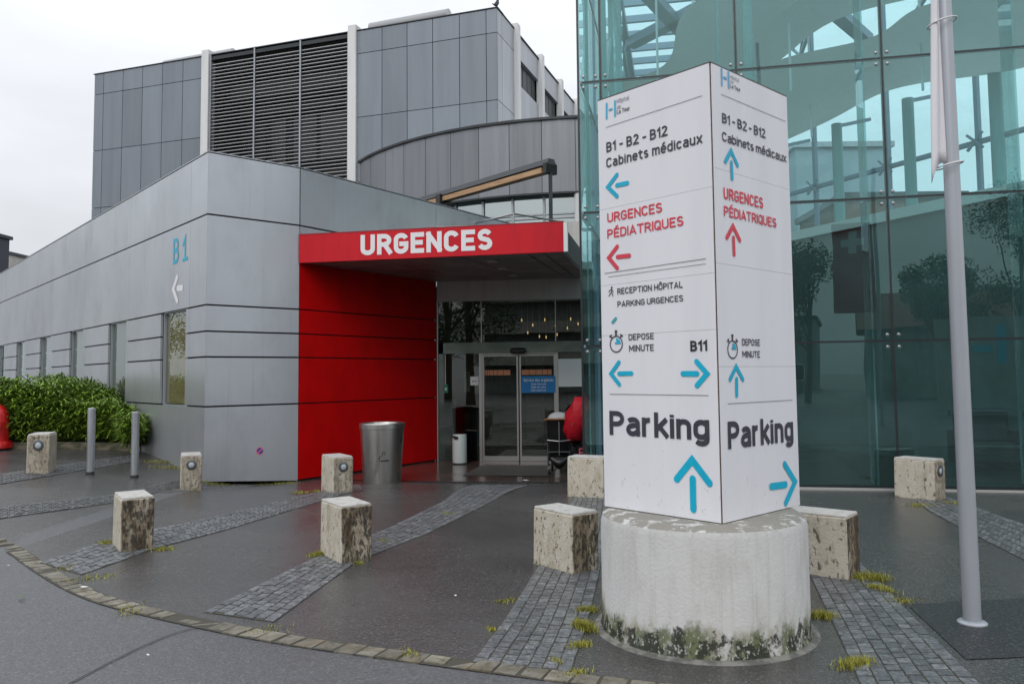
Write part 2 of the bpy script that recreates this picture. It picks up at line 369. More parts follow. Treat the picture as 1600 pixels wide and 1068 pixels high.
# ------------------------------------------------------------------ stroke lettering
def A(cx, cy, rx, ry, a0, a1, n=8): return [(cx+rx*cos(R(a0+(a1-a0)*i/n)), cy+ry*sin(R(a0+(a1-a0)*i/n))) for i in range(n+1)]
GL = {
'U': (.5, [[(0,1)]+A(.25,.24,.25,.24,180,360)+[(.5,1)]]),
'R': (.5, [[(0,0),(0,1),(.24,1)]+A(.24,.74,.25,.26,90,-90)+[(0,.48)], [(.27,.48),(.52,0)]]),
'G': (.5, [A(.25,.74,.25,.26,15,180)+A(.25,.26,.25,.26,180,360)+[(.5,.47),(.27,.47)]]),
'E': (.44, [[(.44,1),(0,1),(0,0),(.44,0)], [(0,.51),(.38,.51)]]),
'F': (.42, [[(.42,1),(0,1),(0,0)], [(0,.5),(.36,.5)]]),
'N': (.52, [[(0,0),(0,1)], [(0,.97),(.52,.03)], [(.52,0),(.52,1)]]),
'C': (.5, [A(.25,.74,.25,.26,12,180)+A(.25,.26,.25,.26,180,348)]),
'S': (.48, [A(.24,.755,.23,.245,18,225)+A(.24,.255,.24,.255,55,-162)]),
'P': (.49, [[(0,0),(0,1),(.24,1)]+A(.24,.73,.25,.27,90,-90)+[(0,.46)]]),
'D': (.5, [[(0,0),(0,1),(.22,1)]+A(.22,.72,.28,.28,90,0)+A(.22,.28,.28,.28,0,-90)+[(0,0)]]),
'I': (.0, [[(0,0),(0,1)]]),
'A': (.56, [[(0,0),(.28,1),(.56,0)], [(.08,.26),(.48,.26)]]),
'T': (.52, [[(0,1),(.52,1)], [(.26,1),(.26,0)]]),
'Q': (.5, [A(.25,.74,.25,.26,0,180)+A(.25,.26,.25,.26,180,360)+[(.5,.74)], [(.3,.25),(.54,-.05)]]),
'O': (.5, [A(.25,.74,.25,.26,0,180)+A(.25,.26,.25,.26,180,360)+[(.5,.74)]]),
'H': (.5, [[(0,0),(0,1)], [(.5,0),(.5,1)], [(0,.5),(.5,.5)]]),
'B': (.5, [[(0,0),(0,1),(.23,1)]+A(.23,.76,.23,.24,90,-90)+[(0,.52)], [(.23,.52)]+A(.25,.26,.25,.26,90,-90)+[(0,0)]]),
'M': (.66, [[(0,0),(0,1)], [(0,.97),(.33,.3),(.66,.97)], [(.66,0),(.66,1)]]),
'K': (.5, [[(0,0),(0,1)], [(.47,1),(.03,.42)], [(.18,.56),(.52,0)]]),
'L': (.42, [[(0,1),(0,0),(.42,0)]]),
'V': (.54, [[(0,1),(.27,0),(.54,1)]]), 'Z': (.48, [[(0,1),(.48,1),(0,0),(.48,0)]]),
'1': (.2, [[(0,.78),(.2,.98),(.2,0)]]),
'2': (.46, [A(.23,.76,.23,.24,165,-25)+[(.0,0),(.48,0)]]),
'-': (.26, [[(0,.45),(.26,.45)]]),
"'": (.0, [[(0,1),(0,.8)]]),
'a': (.42, [A(.2,.52,.2,.2,150,90,4)+A(.22,.52,.2,.2,90,0)+[(.42,0)], [(.42,.42),(.2,.42)]+A(.18,.2,.18,.2,90,270)+[(.24,0),(.42,.12)]]),
'b': (.42, [[(0,0),(0,1)], A(.21,.5,.21,.22,160,0)+A(.21,.22,.21,.22,0,-160)]),
'c': (.4, [A(.21,.5,.21,.22,25,180)+A(.21,.22,.21,.22,180,335)]),
'd': (.42, [[(.42,0),(.42,1)], A(.21,.5,.21,.22,20,180)+A(.21,.22,.21,.22,180,340)]),
'e': (.42, [[(0,.37),(.42,.37)]+A(.21,.5,.21,.22,0,180)+A(.21,.22,.21,.22,180,330)]),
'g': (.42, [[(.42,.72),(.42,-.08)]+A(.21,-.08,.21,.2,0,-150), A(.21,.5,.21,.22,20,180)+A(.21,.24,.21,.22,180,340)]),
'i': (.0, [[(0,0),(0,.72)], [(0,.9),(0,1.03)]]),
'k': (.38, [[(0,0),(0,1)], [(.36,.72),(.03,.3)], [(.13,.42),(.4,0)]]),
'l': (.0, [[(0,0),(0,1)]]),
'm': (.66, [[(0,0),(0,.72)], [(0,.5)]+A(.165,.53,.165,.19,160,0)+[(.33,0)], [(.33,.5)]+A(.495,.53,.165,.19,160,0)+[(.66,0)]]),
'n': (.4, [[(0,0),(0,.72)], A(.2,.51,.2,.21,165,0)+[(.4,0)]]),
'o': (.42, [A(.21,.5,.21,.22,0,180)+A(.21,.22,.21,.22,180,360)+[(.42,.5)]]),
'p': (.42, [[(0,.72),(0,-.28)], A(.21,.5,.21,.22,160,0)+A(.21,.22,.21,.22,0,-160)]),
'r': (.26, [[(0,0),(0,.72)], A(.22,.5,.22,.22,170,80)]),
's': (.36, [A(.18,.54,.17,.18,30,230)+A(.18,.18,.18,.18,50,-150)]),
't': (.3, [[(.1,.92),(.1,.2)]+A(.26,.18,.16,.18,180,270,5)+[(.3,0)], [(-.04,.72),(.3,.72)]]),
'u': (.4, [[(.4,.72),(.4,0)], [(0,.72)]+A(.2,.21,.2,.21,180,345)]),
'v': (.4, [[(0,.72),(.2,0),(.4,.72)]]),
'x': (.4, [[(0,.72),(.4,0)], [(0,0),(.4,.72)]]),
}
GL['É'] = (GL['E'][0], GL['E'][1]+[[(.16,1.22),(.32,1.38)]]); GL['Ô'] = (GL['O'][0], GL['O'][1]+[[(.1,1.2),(.25,1.36),(.4,1.2)]])
GL['é'] = (GL['e'][0], GL['e'][1]+[[(.16,.93),(.3,1.09)]]); GL['ô'] = (GL['o'][0], GL['o'][1]+[[(.08,.92),(.21,1.06),(.34,.92)]])
def stroke(mb, F, pts, hw, d, rnd=False):
    """flat ribbon of half width hw along pts (a,z) on face F, d proud of it"""
    P = []
    for q in pts:
        v = Vector(q)
        if not P or (v-P[-1]).length > 1e-5: P.append(v)
    if len(P) < 2: return
    Lf, Rt = [], []; n = len(P)
    for i, q in enumerate(P):
        a = (P[i]-P[i-1]).normalized() if i else (P[1]-P[0]).normalized()
        b = (P[i+1]-P[i]).normalized() if i < n-1 else a
        na = Vector((-a.y, a.x)); nb = Vector((-b.y, b.x)); mm = (na+nb)
        if mm.length < .25: mm = na
        mm.normalize(); k = min(hw/max(mm.dot(na), .3), hw*2.2)
        Lf.append(q+mm*k); Rt.append(q-mm*k)
    for i in range(n-1):
        if i: d += 3e-5
        mb.face([F.p(*Rt[i], d), F.p(*Rt[i+1], d), F.p(*Lf[i+1], d), F.p(*Lf[i], d)])
    if rnd:
        for q, t in ((P[0], P[0]-P[1]), (P[-1], P[-1]-P[-2])):
            a0 = atan2(t.y, t.x)
            mb.face([F.p(q.x+hw*cos(a0-pi/2+pi*i/10), q.y+hw*sin(a0-pi/2+pi*i/10), d) for i in range(11)])
def text(F, s, bl, br, tl, mt, parent, wt=.17, gap=.17, name='lettering', d=.004, raw=False):
    if raw: (a0, z0), a1, z1 = bl, br, tl
    else:
        a0, z0 = F.at(*bl); a1 = F.at(*br)[0]; z1 = F.at(*tl)[1]
    hgt = z1-z0; hw = hgt*wt/2
    gapl = 2*hw+gap*.75*hgt; xs = []; wsum = 0; fixed = 0; first_ = True
    for ch in s:
        if ch == ' ': fixed += .33*hgt; continue
        if not first_: fixed += gapl
        first_ = False
        xs.append((ch, wsum, fixed)); wsum += GL[ch][0]
    sx = (a1-a0-2*hw-fixed)/max(wsum, .01); mb = MB(); k = 0
    if len(s) == 1: sx = (a1-a0-2*hw)/max(wsum, .01)
    for ch, xw, xf in xs:
        for st in GL[ch][1]:
            k += 1
            q = [Vector((a0+hw+xf+(xw+p[0])*sx, z0+hw+p[1]*(hgt-2*hw))) for p in st]
            for e, f in ((0, 1), (-1, -2)):
                v = q[e]-q[f]
                if v.length > .15*hgt and (ch != 'i' or k % 2 == 0 or True) and not (ch == 'i' and len(st) == 2 and st[0][1] > .8) or ch == 't': q[e] = q[e]+v.normalized()*hw*.98
            stroke(mb, F, q, hw, d+.00025*(k % 4))
    return obj(name, mb, mt, parent)
def arrow(F, tip, e1, e2, s0, s1, w, mt, parent, d=.004):
    mb = MB(); q = [F.at(*p) for p in (tip, e1, e2, s0, s1)]; hw = w/2
    stroke(mb, F, [q[1], q[0], q[2]], hw, d, True)
    b = Vector(q[3]); e = Vector(q[4]); u = (e-b).normalized()
    stroke(mb, F, [b+u*hw*.6, e-u*hw*.6], hw, d+.0004, True)
    return obj('arrow', mb, mt, parent)
def rule(F, a, b, mt, parent, w=.003, name='rule_line', d=.004):
    mb = MB(); stroke(mb, F, [F.at(*a), F.at(*b)], w/2, d); return obj(name, mb, mt, parent)
def zA(x, y): return (900+x/4.273, 80+y/4.273)
def zB(x, y): return (900+x/4.108, 300+y/4.108)
def zC(x, y): return (900+x/3.236, 500+y/3.236)

# ------------------------------------------------------------------ key frames of the place
C0 = G(318, 752, 0.)
FF = Fr(C0, 48.17); E0 = FF.p(1.632, 0); FL_ = Fr(C0, -41.84+180)     # left wall: a is negative going away
FR = Fr(E0, 33.72); RW = 3.735; D0 = FR.p(RW, 0)
FD = Fr(D0, 180-82.38)                                               # door wall, a grows to the right
FC = Fr(E0, 180-78.46)                                               # canopy fascia
B0 = G(1250, 764, 0.); FG = Fr(B0, 180-78.93)                         # glass hall facade, a = -3.05 at its left end
GA0 = -3.06

# ================================================================== ground
def ground_mesh():
    mb = MB()
    xs = [-400,-200,-100,-60,-40,-30,-24]+[-20+.5*i for i in range(81)]+[24,30,40,60,100,200,400]
    ys = [-400,-200,-100,-60,-40,-30,-20,-14,-10,-7]+[-5+.5*i for i in range(61)]+[30,40,60,100,200,400]
    i0 = 0
    for x in xs:
        for y in ys: mb.v.append(Vector((x, y, gz(x, y))))
    n = len(ys)
    for i in range(len(xs)-1):
        for j in range(n-1):
            a = i*n+j; mb.f.append((a, a+n, a+n+1, a+1)); mb.t.append(0)
    return mb
struct(obj('ground', ground_mesh(), road, smooth=True))
# stone edging arc between the road and the forecourt
kp = [G(-120,806)+Vector((-7.5,4.2,0)), G(-120,806)+Vector((-3.4,2.3,0))]+[G(*q) for q in ((-120,806),(-45,828),(20,856),(58,884),(105,913),(155,936),(205,950),(270,964),(340,980),(440,1000),(540,1013),(640,1027),(740,1040),(840,1053),(940,1066),(1060,1079),(1200,1090),(1400,1100),(1650,1108),(1950,1112))]; kp += [kp[-1]+Vector(v) for v in ((3,-.3,0),(7,-1.2,0),(13,-3.2,0))]
def resample(pts, step):
    outp = [pts[0].copy()]; acc = 0; 
    for a, b in zip(pts, pts[1:]):
        L = (b-a).length; t = step-acc
        while t <= L: outp.append(a+(b-a)*(t/L)); t += step
        acc = L-(t-step)
    return outp
def smoothp(p, n=3):
    for _ in range(n): p = [p[0]]+[(p[i-1]+p[i]*2+p[i+1])/4 for i in range(1, len(p)-1)]+[p[-1]]
    return p
kc = smoothp(resample(kp, .15), 6)
mb = MB()
for a, b in zip(kc, kc[1:]):
    u = (b-a); u.z = 0; L = u.length; u.normalize(); v = Vector((-u.y, u.x, 0))
    j = lambda s=.006: random.uniform(-s, s)
    w0, w1 = -.07+j(.012), .07+j(.012); g = .004+abs(j(.003)); h = .009+j(.004); z = gz(a.x, a.y)
    q = [a+u*g+v*w0, a+u*(L-g)+v*w0, a+u*(L-g)+v*w1, a+u*g+v*w1]; c = (q[0]+q[1]+q[2]+q[3])/4
    q = [p+Vector((j(.007), j(.007), 0)) for p in q]
    mb.hexa([Vector((p.x, p.y, z-.03)) for p in q], [Vector((c.x+(p.x-c.x)*.93, c.y+(p.y-c.y)*.93, z+h+j(.003))) for p in q], random.uniform(-1, 1))
struct(obj('stone_edging', mb, kerbst))
# joint bed under edging
def ribbon(path, w0, w1, dz):
    mb = MB()
    pr = []
    for i, a in enumerate(path):
        u = (path[min(i+1, len(path)-1)]-path[max(i-1, 0)]); u.z = 0; u.normalize(); v = Vector((-u.y, u.x, 0))
        pr.append((a+v*w0, a+v*w1))
    for (a, b), (c, d) in zip(pr, pr[1:]):
        mb.face([Vector((q.x, q.y, gz(q.x, q.y)+dz)) for q in (a, c, d, b)])
    return mb
struct(obj('joint_bed', ribbon(kc, -.078, .078, .006), joint))
# forecourt sheet on the inner side of the edging
mb = MB(); far = []
for q in kc[::3]:
    d = Vector((q.x, q.y, 0))-Vector((4, -1, 0)) ; d.normalize(); far.append((q, d))
rows = [0, .6, 1.2, 1.8, 2.4, 3, 3.6, 4.2, 4.8, 5.4, 6, 6.6, 7.2, 7.8, 8.4, 9, 9.6, 10.4, 11.4, 12.5, 14, 16, 19, 23]
for k in range(len(far)):
    q, d = far[k]
    for r_ in rows:
        e = q+Vector((0.0, 1.0, 0))*r_
        mb.v.append(Vector((e.x, e.y, gz(e.x, e.y)+.005)))
nr = len(rows)
for k in range(len(far)-1):
    for i in range(nr-1):
        a = k*nr+i; mb.f.append((a, a+nr, a+nr+1, a+1)); mb.t.append(0)
struct(obj('forecourt', mb, asphalt, smooth=True))

# cobbled strips
def strip(pts_px, ncol, name='cobbled_strip'):
    ncol += 1
    """quad strip from px: list of (left px, right px) pairs, near to far"""
    prs = [(G(*a), G(*b)) for a, b in pts_px]
    mb = MB(); bed = MB()
    for (a, b), (c, d) in zip(prs, prs[1:]):
        L = ((c-a).length+(d-b).length)/2; n = max(1, round(L/.088))
        for i in range(n):
            for j in range(ncol):
                off = (j % 2)*.5
                def P(s, t):
                    l = a.lerp(c, s); r = b.lerp(d, s); q = l.lerp(r, t); return q
                s0 = (i+off*.6)/n; s1 = (i+1+off*.6)/n
                gs = .035/n; gt = .035/ncol; jj = lambda: random.uniform(-.035, .035)
                q = [P(s0+gs+jj()/n, (j/ncol)+gt+jj()/ncol), P(s0+gs+jj()/n, ((j+1)/ncol)-gt+jj()/ncol), P(s1-gs+jj()/n, ((j+1)/ncol)-gt+jj()/ncol), P(s1-gs+jj()/n, (j/ncol)+gt+jj()/ncol)]
                cc = (q[0]+q[1]+q[2]+q[3])/4; z = gz(cc.x, cc.y); h = .0125+random.uniform(-.002, .0025); tl = [random.uniform(-.0015, .0015) for _ in q]
                mb.hexa([Vector((p.x, p.y, z-.02)) for p in q], [Vector((cc.x+(p.x-cc.x)*.94, cc.y+(p.y-cc.y)*.94, z+h+t_)) for p, t_ in zip(q, tl)], random.uniform(-1, 1))
        for s in range(8):
            l0 = a.lerp(c, s/8); r0 = b.lerp(d, s/8); l1 = a.lerp(c, (s+1)/8); r1 = b.lerp(d, (s+1)/8)
            bed.face([Vector((p.x, p.y, gz(p.x, p.y)+.0085)) for p in (l0, r0, r1, l1)])
    struct(obj(name, mb, sett)); struct(obj('joint_bed', bed, joint))
strip([((62,880),(128,899)), ((176,841),(244,857)), ((344,806),(344,831)), ((500,769),(500,784)), ((560,757),(566,766))], 6)
strip([((318,957),(428,973)), ((500,868),(560,876)), ((606,826),(664,836)), ((692,784),(760,789)), ((738,758),(826,759))], 6)
strip([((737,1036),(892,1052)), ((789,968),(918,975)), ((835,895),(936,900)), ((862,850),(945,850)), ((885,800),(950,800)), ((896,778),(950,778))], 6)
strip([((1352,1088),(1555,1093)), ((1311,995),(1455,993)), ((1268,905),(1362,897)), ((1240,850),(1300,840)), ((1220,800),(1262,795))], 6)
strip([((-130,832),(-130,800)), ((0,811),(0,793)), ((172,787),(172,774)), ((300,758),(300,745))][::1], 6)
strip([((-60,768),(-60,750)), ((30,752),(30,736)), ((205,722),(205,711))], 5)
strip([((1640,897),(1640,833)), ((1520,835),(1560,806)), ((1450,798),(1492,781)), ((1432,783),(1462,771))], 6)
# dark repair patch round the flagpole
def sheet(pxs, dz, name, mt, n=10):
    a, b, c, d = [G(*q) for q in pxs]; mb = MB()
    for i in range(n):
        for j in range(n):
            def P(s, t):
                q = a.lerp(b, s).lerp(d.lerp(c, s), t); return Vector((q.x, q.y, gz(q.x, q.y)+dz))
            mb.face([P(i/n, j/n), P((i+1)/n, j/n), P((i+1)/n, (j+1)/n), P(i/n, (j+1)/n)])
    return struct(obj(name, mb, mt))
sheet([(1510,1032),(1740,1022),(1700,930),(1418,946)], .010, 'tarmac_patch', tar)
# entrance floor, drain, mat
ent = MB(); e_in = 16.95
pA = FR.p(.35, 0); pB = G(910, 755); pC = FD.p(3.4, 0); pD = FR.p(RW, 0)
n = 12
for i in range(n):
    for j in range(n):
        def P(s, t):
            q = Vector((pA.x, pA.y, 0)).lerp(Vector((pB.x, pB.y, 0)), s).lerp(Vector((pD.x, pD.y, 0)).lerp(Vector((pC.x, pC.y, 0)), s), t)
            return Vector((q.x, q.y, gz(q.x, q.y)+.012))
        ent.face([P(i/n, j/n), P((i+1)/n, j/n), P((i+1)/n, (j+1)/n), P(i/n, (j+1)/n)])
struct(obj('entrance_floor', ent, tile))
sheet([(722,744),(862,745),(872,728),(752,728)], .02, 'entrance_mat', mattex, 4)
da, db = G(640, 754), G(915, 755)
mb = MB(); n = 60
for i in range(n):
    a = da.lerp(db, (i+.1)/n); b = da.lerp(db, (i+.8)/n); z = gz(a.x, a.y)+.018
    mb.bar((a.x, a.y, z), (b.x, b.y, z), .1, .012)
tag(obj('drain_grating', mb, darkm), 'dark slotted drain grating across the entrance threshold', 'drain')

# ================================================================== main building behind (blue grey)
Pm = EYE + ray(779, 300)*28
FM = Fr(Pm, 180-71.6); FS = Fr(Pm, 18.4)
main = thing('hospital_tower', 'tall blue-grey clad hospital block with louvred bay rising behind the entrance', 'building', FM.p(-9, 0))
ZT = 14.74
body = MB()
def inq(F, a, d): q = F.p(a, 0, -d); return (q.x, q.y)
q0 = FM.p(-18.4, 0, -.25); q1 = FM.p(-12.6, 0, -.25); q2 = FM.p(-12.6, 0, -2.2); q3 = FM.p(-5.8, 0, -2.2); q4 = FM.p(-5.8, 0, -.25); q5 = FM.p(-.28, 0, -.25)
q6 = q5+FS.u*24; q7 = q0+FS.u*24
body.prism([(q.x, q.y) for q in (q0, q1, q2, q3, q4, q5, q6, q7)], -.3, ZT-.19)
obj('wall_core', body, dark, main)
pan = MB()
zrows = [0, 1.58, 4.03, 6.48, 8.93, 11.4, 13.85, ZT]
def panels(mb, F, cols, rows, d0, d1, gx=.025, gzz=.025, tone=None):
    for a, b in zip(cols, cols[1:]):
        for c, d in zip(rows, rows[1:]):
            mb.wb(F, a+gx/2, b-gx/2, c+gzz/2, d-gzz/2, d0, d1, random.uniform(-.5, .5) if tone is None else tone)
colsL = [-18.46, -18.0]+[-18.0+1.05*i for i in range(1, 6)]
panels(pan, FM, [-18.46, -17.95, -16.9, -15.86, -14.82, -13.78, -12.75], zrows, -.2, 0)
obj('cladding', pan, alub, main); pan = MB()
panels(pan, FM, [-5.66, -4.6, -3.56, -2.52, -1.46, -.42, 0], zrows, -.2, 0)
obj('cladding', pan, alub, main)
pan = MB(); panels(pan, FS, [0.03, .5, 1.8], zrows, -.2, 0)
for a, b in ((2.15, 4.9), (5.25, 7.85), (8.2, 10.6), (10.95, 14), (14.35, 17.4), (17.7, 24)):
    for z0, z1 in ((0, 6.1), (7.1, 9.45), (10.45, 12.8), (13.82, ZT)): pan.wb(FS, a, b, z0+.01, z1-.01, -.2, -.02, .2)
obj('side_cladding', pan, alus, main)
for a, b in ((2.15, 4.9), (5.25, 7.85), (8.2, 10.6), (10.95, 14), (14.35, 17.4)):
    for z0 in (12.8, 9.45, 6.1):
        fm = MB(); fm.wb(FS, a, b, z0, z0+1.02, -.22, -.19); wdw = obj('window', fm, dark, main)
        sh = MB(); nn = 5
        for i in range(nn): sh.wb(FS, a+(b-a)*i/nn+.03, a+(b-a)*(i+1)/nn-.03, z0+.04, z0+.98, -.185, -.15)
        obj('blind', sh, darkm, wdw)
for a in (1.97, 5.07, 8.02, 10.77, 14.17):
    obj('white_column', MB().wb(FS, a-.16, a+.16, -.2, ZT+.2, -.1, .16), whitec, main)
for a in (-12.6, -5.83):
    obj('white_column', MB().wb(FM, a-.17, a+.17, -.2, ZT+.22, -.3, .1), whitec, main)
lv = MB(); z = 3.9
while z < ZT-.35:
    lv.wb(FM, -12.4, -6.02, z, z+.024, -.13, -.02); z += .145
obj('louvre_slats', lv, mat('louvre_grey', (.5,.51,.52), .4, .5), main)
lv = MB()
for a in (-12.38, -10.27, -8.15, -6.03): lv.wb(FM, a-.03, a+.03, 2, ZT+.05, -.02, .03)
obj('louvre_posts', lv, galv, main)
cap = MB(); cap.wb(FM, -18.5, .04, ZT+.002, ZT+.035, -.6, .03); cap.wb(FS, .05, 24, ZT+.002, ZT+.035, -.6, .03)
cap.wb(FM, -12.4, -6.02, ZT-.2, ZT-.05, -.12, -.01)
obj('parapet_cap', cap, darkm, main)
# things behind the louvres
lb = MB()
for a, b, z0, z1 in ((-12.2,-11.3,10.4,12.6), (-11,-10.3,10.2,12.5), (-9.9,-8.8,10.6,12.6), (-8.6,-7.4,10.6,12.6), (-7.2,-6.2,10.6,12.6), (-12,-9,7.2,9.2), (-8.4,-6.3,7.2,9.2)):
    lb.wb(FM, a, b, z0, z1, -2.18, -2.12)
obj('recessed_window', lb, mat('recessed_glass', (.06,.065,.07), .2), main)
bm_ = MB(); bm_.wb(FM, -13.0, -5.5, ZT-.22, ZT-.06, -2.6, -.205); bm_.wb(FM, -12.4, -6.02, 13.2, 13.9, -2.15, -1.2); bm_.wb(FM, -12.4, -6.02, 9.5, 9.9, -2.15, -1.0); bm_.wb(FM, -12.4, -6.02, 12.7, 13.0, -2.15, -1.8)
obj('recessed_slab', bm_, mat('recess_plaster', (.07,.068,.06), .8), main)
# rooftop pipes
def rvent(a0, a1, z, r, lab):
    mb = MB(); p0 = FM.p(a0, z, -.5); p1 = FM.p(a1, z+.05, -.5)
    mb.tube([p0, p0.lerp(p1, .02), p0.lerp(p1, .5), p0.lerp(p1, .97), p1+Vector((0,0,-.25))], [r*.6, r, r, r, r*.6], 14)
    o = tag(obj('roof_duct', mb, mat('duct_grey', (.36,.37,.38), .6, .2), smooth=True, loc=p0), lab, 'duct', None)
rvent(-15.2, -11.6, ZT+.12, .22, 'pale rounded roof duct left of the louvred bay')
rvent(-5.4, -2.0, ZT+.2, .26, 'pale rounded roof duct right of the louvred bay')
# bird on the corner
bp = FM.p(-.1, ZT+.06, -.15)
mb = MB(); q = bp+Vector((0,0,.12))
mb.tube([q+Vector((-.13,0,.06)), q+Vector((-.02,0,.0)), q+Vector((0,0,-.0)), q+Vector((.06,0,.09)), q+Vector((.08,0,.2)), q+Vector((.1,0,.25)), q+Vector((.16,0,.235))], [.012,.04,.075,.07,.04,.035,.006], 10)
bird = tag(obj('bird', mb, mat('bird_grey', (.07,.07,.08), .8), smooth=True, loc=bp), 'small dark bird perched on the corner of the tall roof', 'bird')
mb = MB(); mb.tube([bp, bp+Vector((0,0,.09))], .008, 6); mb.tube([bp+Vector((.04,0,0)), bp+Vector((.03,0,.09))], .008, 6)
obj('legs', mb, darkm, bird)

# ================================================================== curved clad volume
cyl = thing('curved_wing', 'curved grey zinc-clad wall with a glazed band beneath, behind the red canopy', 'building', (2.73, 25, 0))
CC = Vector((2.729, 34.868, 0)); CR = 10.451
def cq(th, z, dr=0): return Vector((CC.x+(CR+dr)*cos(th), CC.y+(CR+dr)*sin(th), z))
th0 = atan2(24.58-CC.y, .52-CC.x); dth = 1.065/CR
cl = MB(); gb = MB(); mull = MB(); core = MB()
ths = [th0+dth*k for k in range(-11, 4)]
for k, (a, b) in enumerate(zip(ths, ths[1:])):
    g = .02/CR; m0 = (a+b)/2; tn = random.uniform(-.5, .5)
    for zz0, zz1 in ((7.36, 9.66),):
        cl.hexa([cq(a+g/2, zz0, 0), cq(m0, zz0, .003), cq(b-g/2, zz0, 0), cq(b-g/2, zz0, -.08), cq(a+g/2, zz0, -.08)], [cq(a+g/2, zz1, 0), cq(m0, zz1, .003), cq(b-g/2, zz1, 0), cq(b-g/2, zz1, -.08), cq(a+g/2, zz1, -.08)], tn)
    gb.face([cq(a, 3.5, -.3), cq(b, 3.5, -.3), cq(b, 7.3, -.3), cq(a, 7.3, -.3)])
    p, p2 = cq(a, 3.5, -.26), cq(a, 7.3, -.26); mull.bar(p, p2, .07)
    for zz in (6.72, 6.6, 5.3, 4.1): mull.bar(cq(a, zz, -.26), cq(b, zz, -.26), .05)
obj('zinc_cladding', cl, curvm, cyl)
obj('glazed_band', gb, g_band, cyl)
obj('window_frame', mull, galv, cyl)
capm = MB(); capn = MB()
for a, b in zip(ths, ths[1:]):
    capm.hexa([cq(a, 9.66, .07), cq(b, 9.66, .07), cq(b, 9.66, -.5), cq(a, 9.66, -.5)], [cq(a, 9.74, .07), cq(b, 9.74, .07), cq(b, 9.74, -.5), cq(a, 9.74, -.5)])
    capn.hexa([cq(a, 7.3, .03), cq(b, 7.3, .03), cq(b, 7.3, -.3), cq(a, 7.3, -.3)], [cq(a, 7.35, .03), cq(b, 7.35, .03), cq(b, 7.35, -.3), cq(a, 7.35, -.3)])
obj('roof_edge', capm, darkm, cyl); obj('lower_trim', capn, darkm, cyl)
mb = MB()
def arcpoly(dr): 
    q = [cq(t, 0, dr) for t in ths]; e = q[-1]; b_ = q[0]
    return [(p.x, p.y) for p in q]+[(e.x+.3, e.y+5.2), (b_.x+.5, b_.y+.3)]
mb.prism(arcpoly(-.85), -.2, 7.3); mb.prism(arcpoly(-.12), 7.302, 9.6)
obj('inner_wall', mb, mat('pale_inner_wall', (.3,.36,.36), .7), cyl)
obj('corner_post', MB().tube([cq(th0+dth*1.05, 3.4, -.1), cq(th0+dth*1.05, 7.3, -.1)], .12, 10), whitec, cyl)

# ================================================================== front wing (aluminium) with red entrance wall
wing = thing('emergency_wing', 'low aluminium-clad emergency wing with red entrance wall and B1 on its side', 'building', C0)
LEN = 34.
ZP = 5.4
zj = [0, 1.2, 2.01, 2.43, 2.862, 4.36, ZP]
T = .04
# dark backing just behind the panels
bk = MB()
bk.wb(FF, .05, 1.62, .03, ZP-.03, -.12, -T-.003)
bk.wb(FR, 0, 6.6, 4.1, ZP-.03, -.12, -T-.003); bk.wb(FR, .02, RW-.02, -.4, 4.1, -.12, -T-.003)
bk.wb(FL_, -LEN, -.02, 2.87, ZP-.03, -.12, -T-.003); bk.wb(FL_, -LEN, -.02, -.2, 1.19, -.12, -T-.003)
WIN = [(-2.2-3.51*k, -.94-3.51*k) for k in range(9)]
edges = [-LEN]+[v for w_ in reversed(WIN) for v in w_]+[-.02]
for i in range(0, len(edges), 2):
    bk.wb(FL_, edges[i], edges[i+1]-.05 if i+1 < len(edges)-1 else edges[i+1], 1.19, 2.87, -.12, -T-.003)
obj('backing', bk, dark, wing)
cr = MB()
c = lambda F, a, d: (F.p(a, 0, -d).x, F.p(a, 0, -d).y)
poly = [c(FL_, -LEN, .45), c(FL_, -.5, .45), c(FF, 1.5, .4), c(FR, .1, .13), c(FR, 3.4, .13), c(FR, 3.4, .13)]
pl = [Vector((*q, 0)) for q in poly[:5]]
endR = FR.p(6.6, 0, -.13); back1 = endR+Vector((-3, 9, 0)); back2 = FL_.p(-LEN, 0, -.45)+Vector((6, 8, 0))
cr.prism([poly[0], poly[1], poly[2], poly[3], poly[4], (FR.p(RW-.05,0,-.13).x, FR.p(RW-.05,0,-.13).y), (back1.x-1.5, back1.y), (back2.x, back2.y)], -.3, 4.1)
cr.wb(FF, .1, 1.6, 4.1, ZP-.04, -.4, -.12); cr.wb(FR, 0, 6.6, 4.1, ZP-.04, -.35, -.12); cr.wb(FL_, -LEN, -.1, 4.1, ZP-.04, -.4, -.12)
obj('core', cr, dark, wing)
pn = MB()
panels(pn, FF, [.0, 1.626], zj[1:], -T, 0, gx=.012, gzz=.028)
pn.hexa([FF.p(.006, .0, 0), FF.p(1.62, -.135, 0), FF.p(1.62, -.135, -T), FF.p(.006, .0, -T)], [FF.p(.006, 1.186, 0), FF.p(1.62, 1.186, 0), FF.p(1.62, 1.186, -T), FF.p(.006, 1.186, -T)])
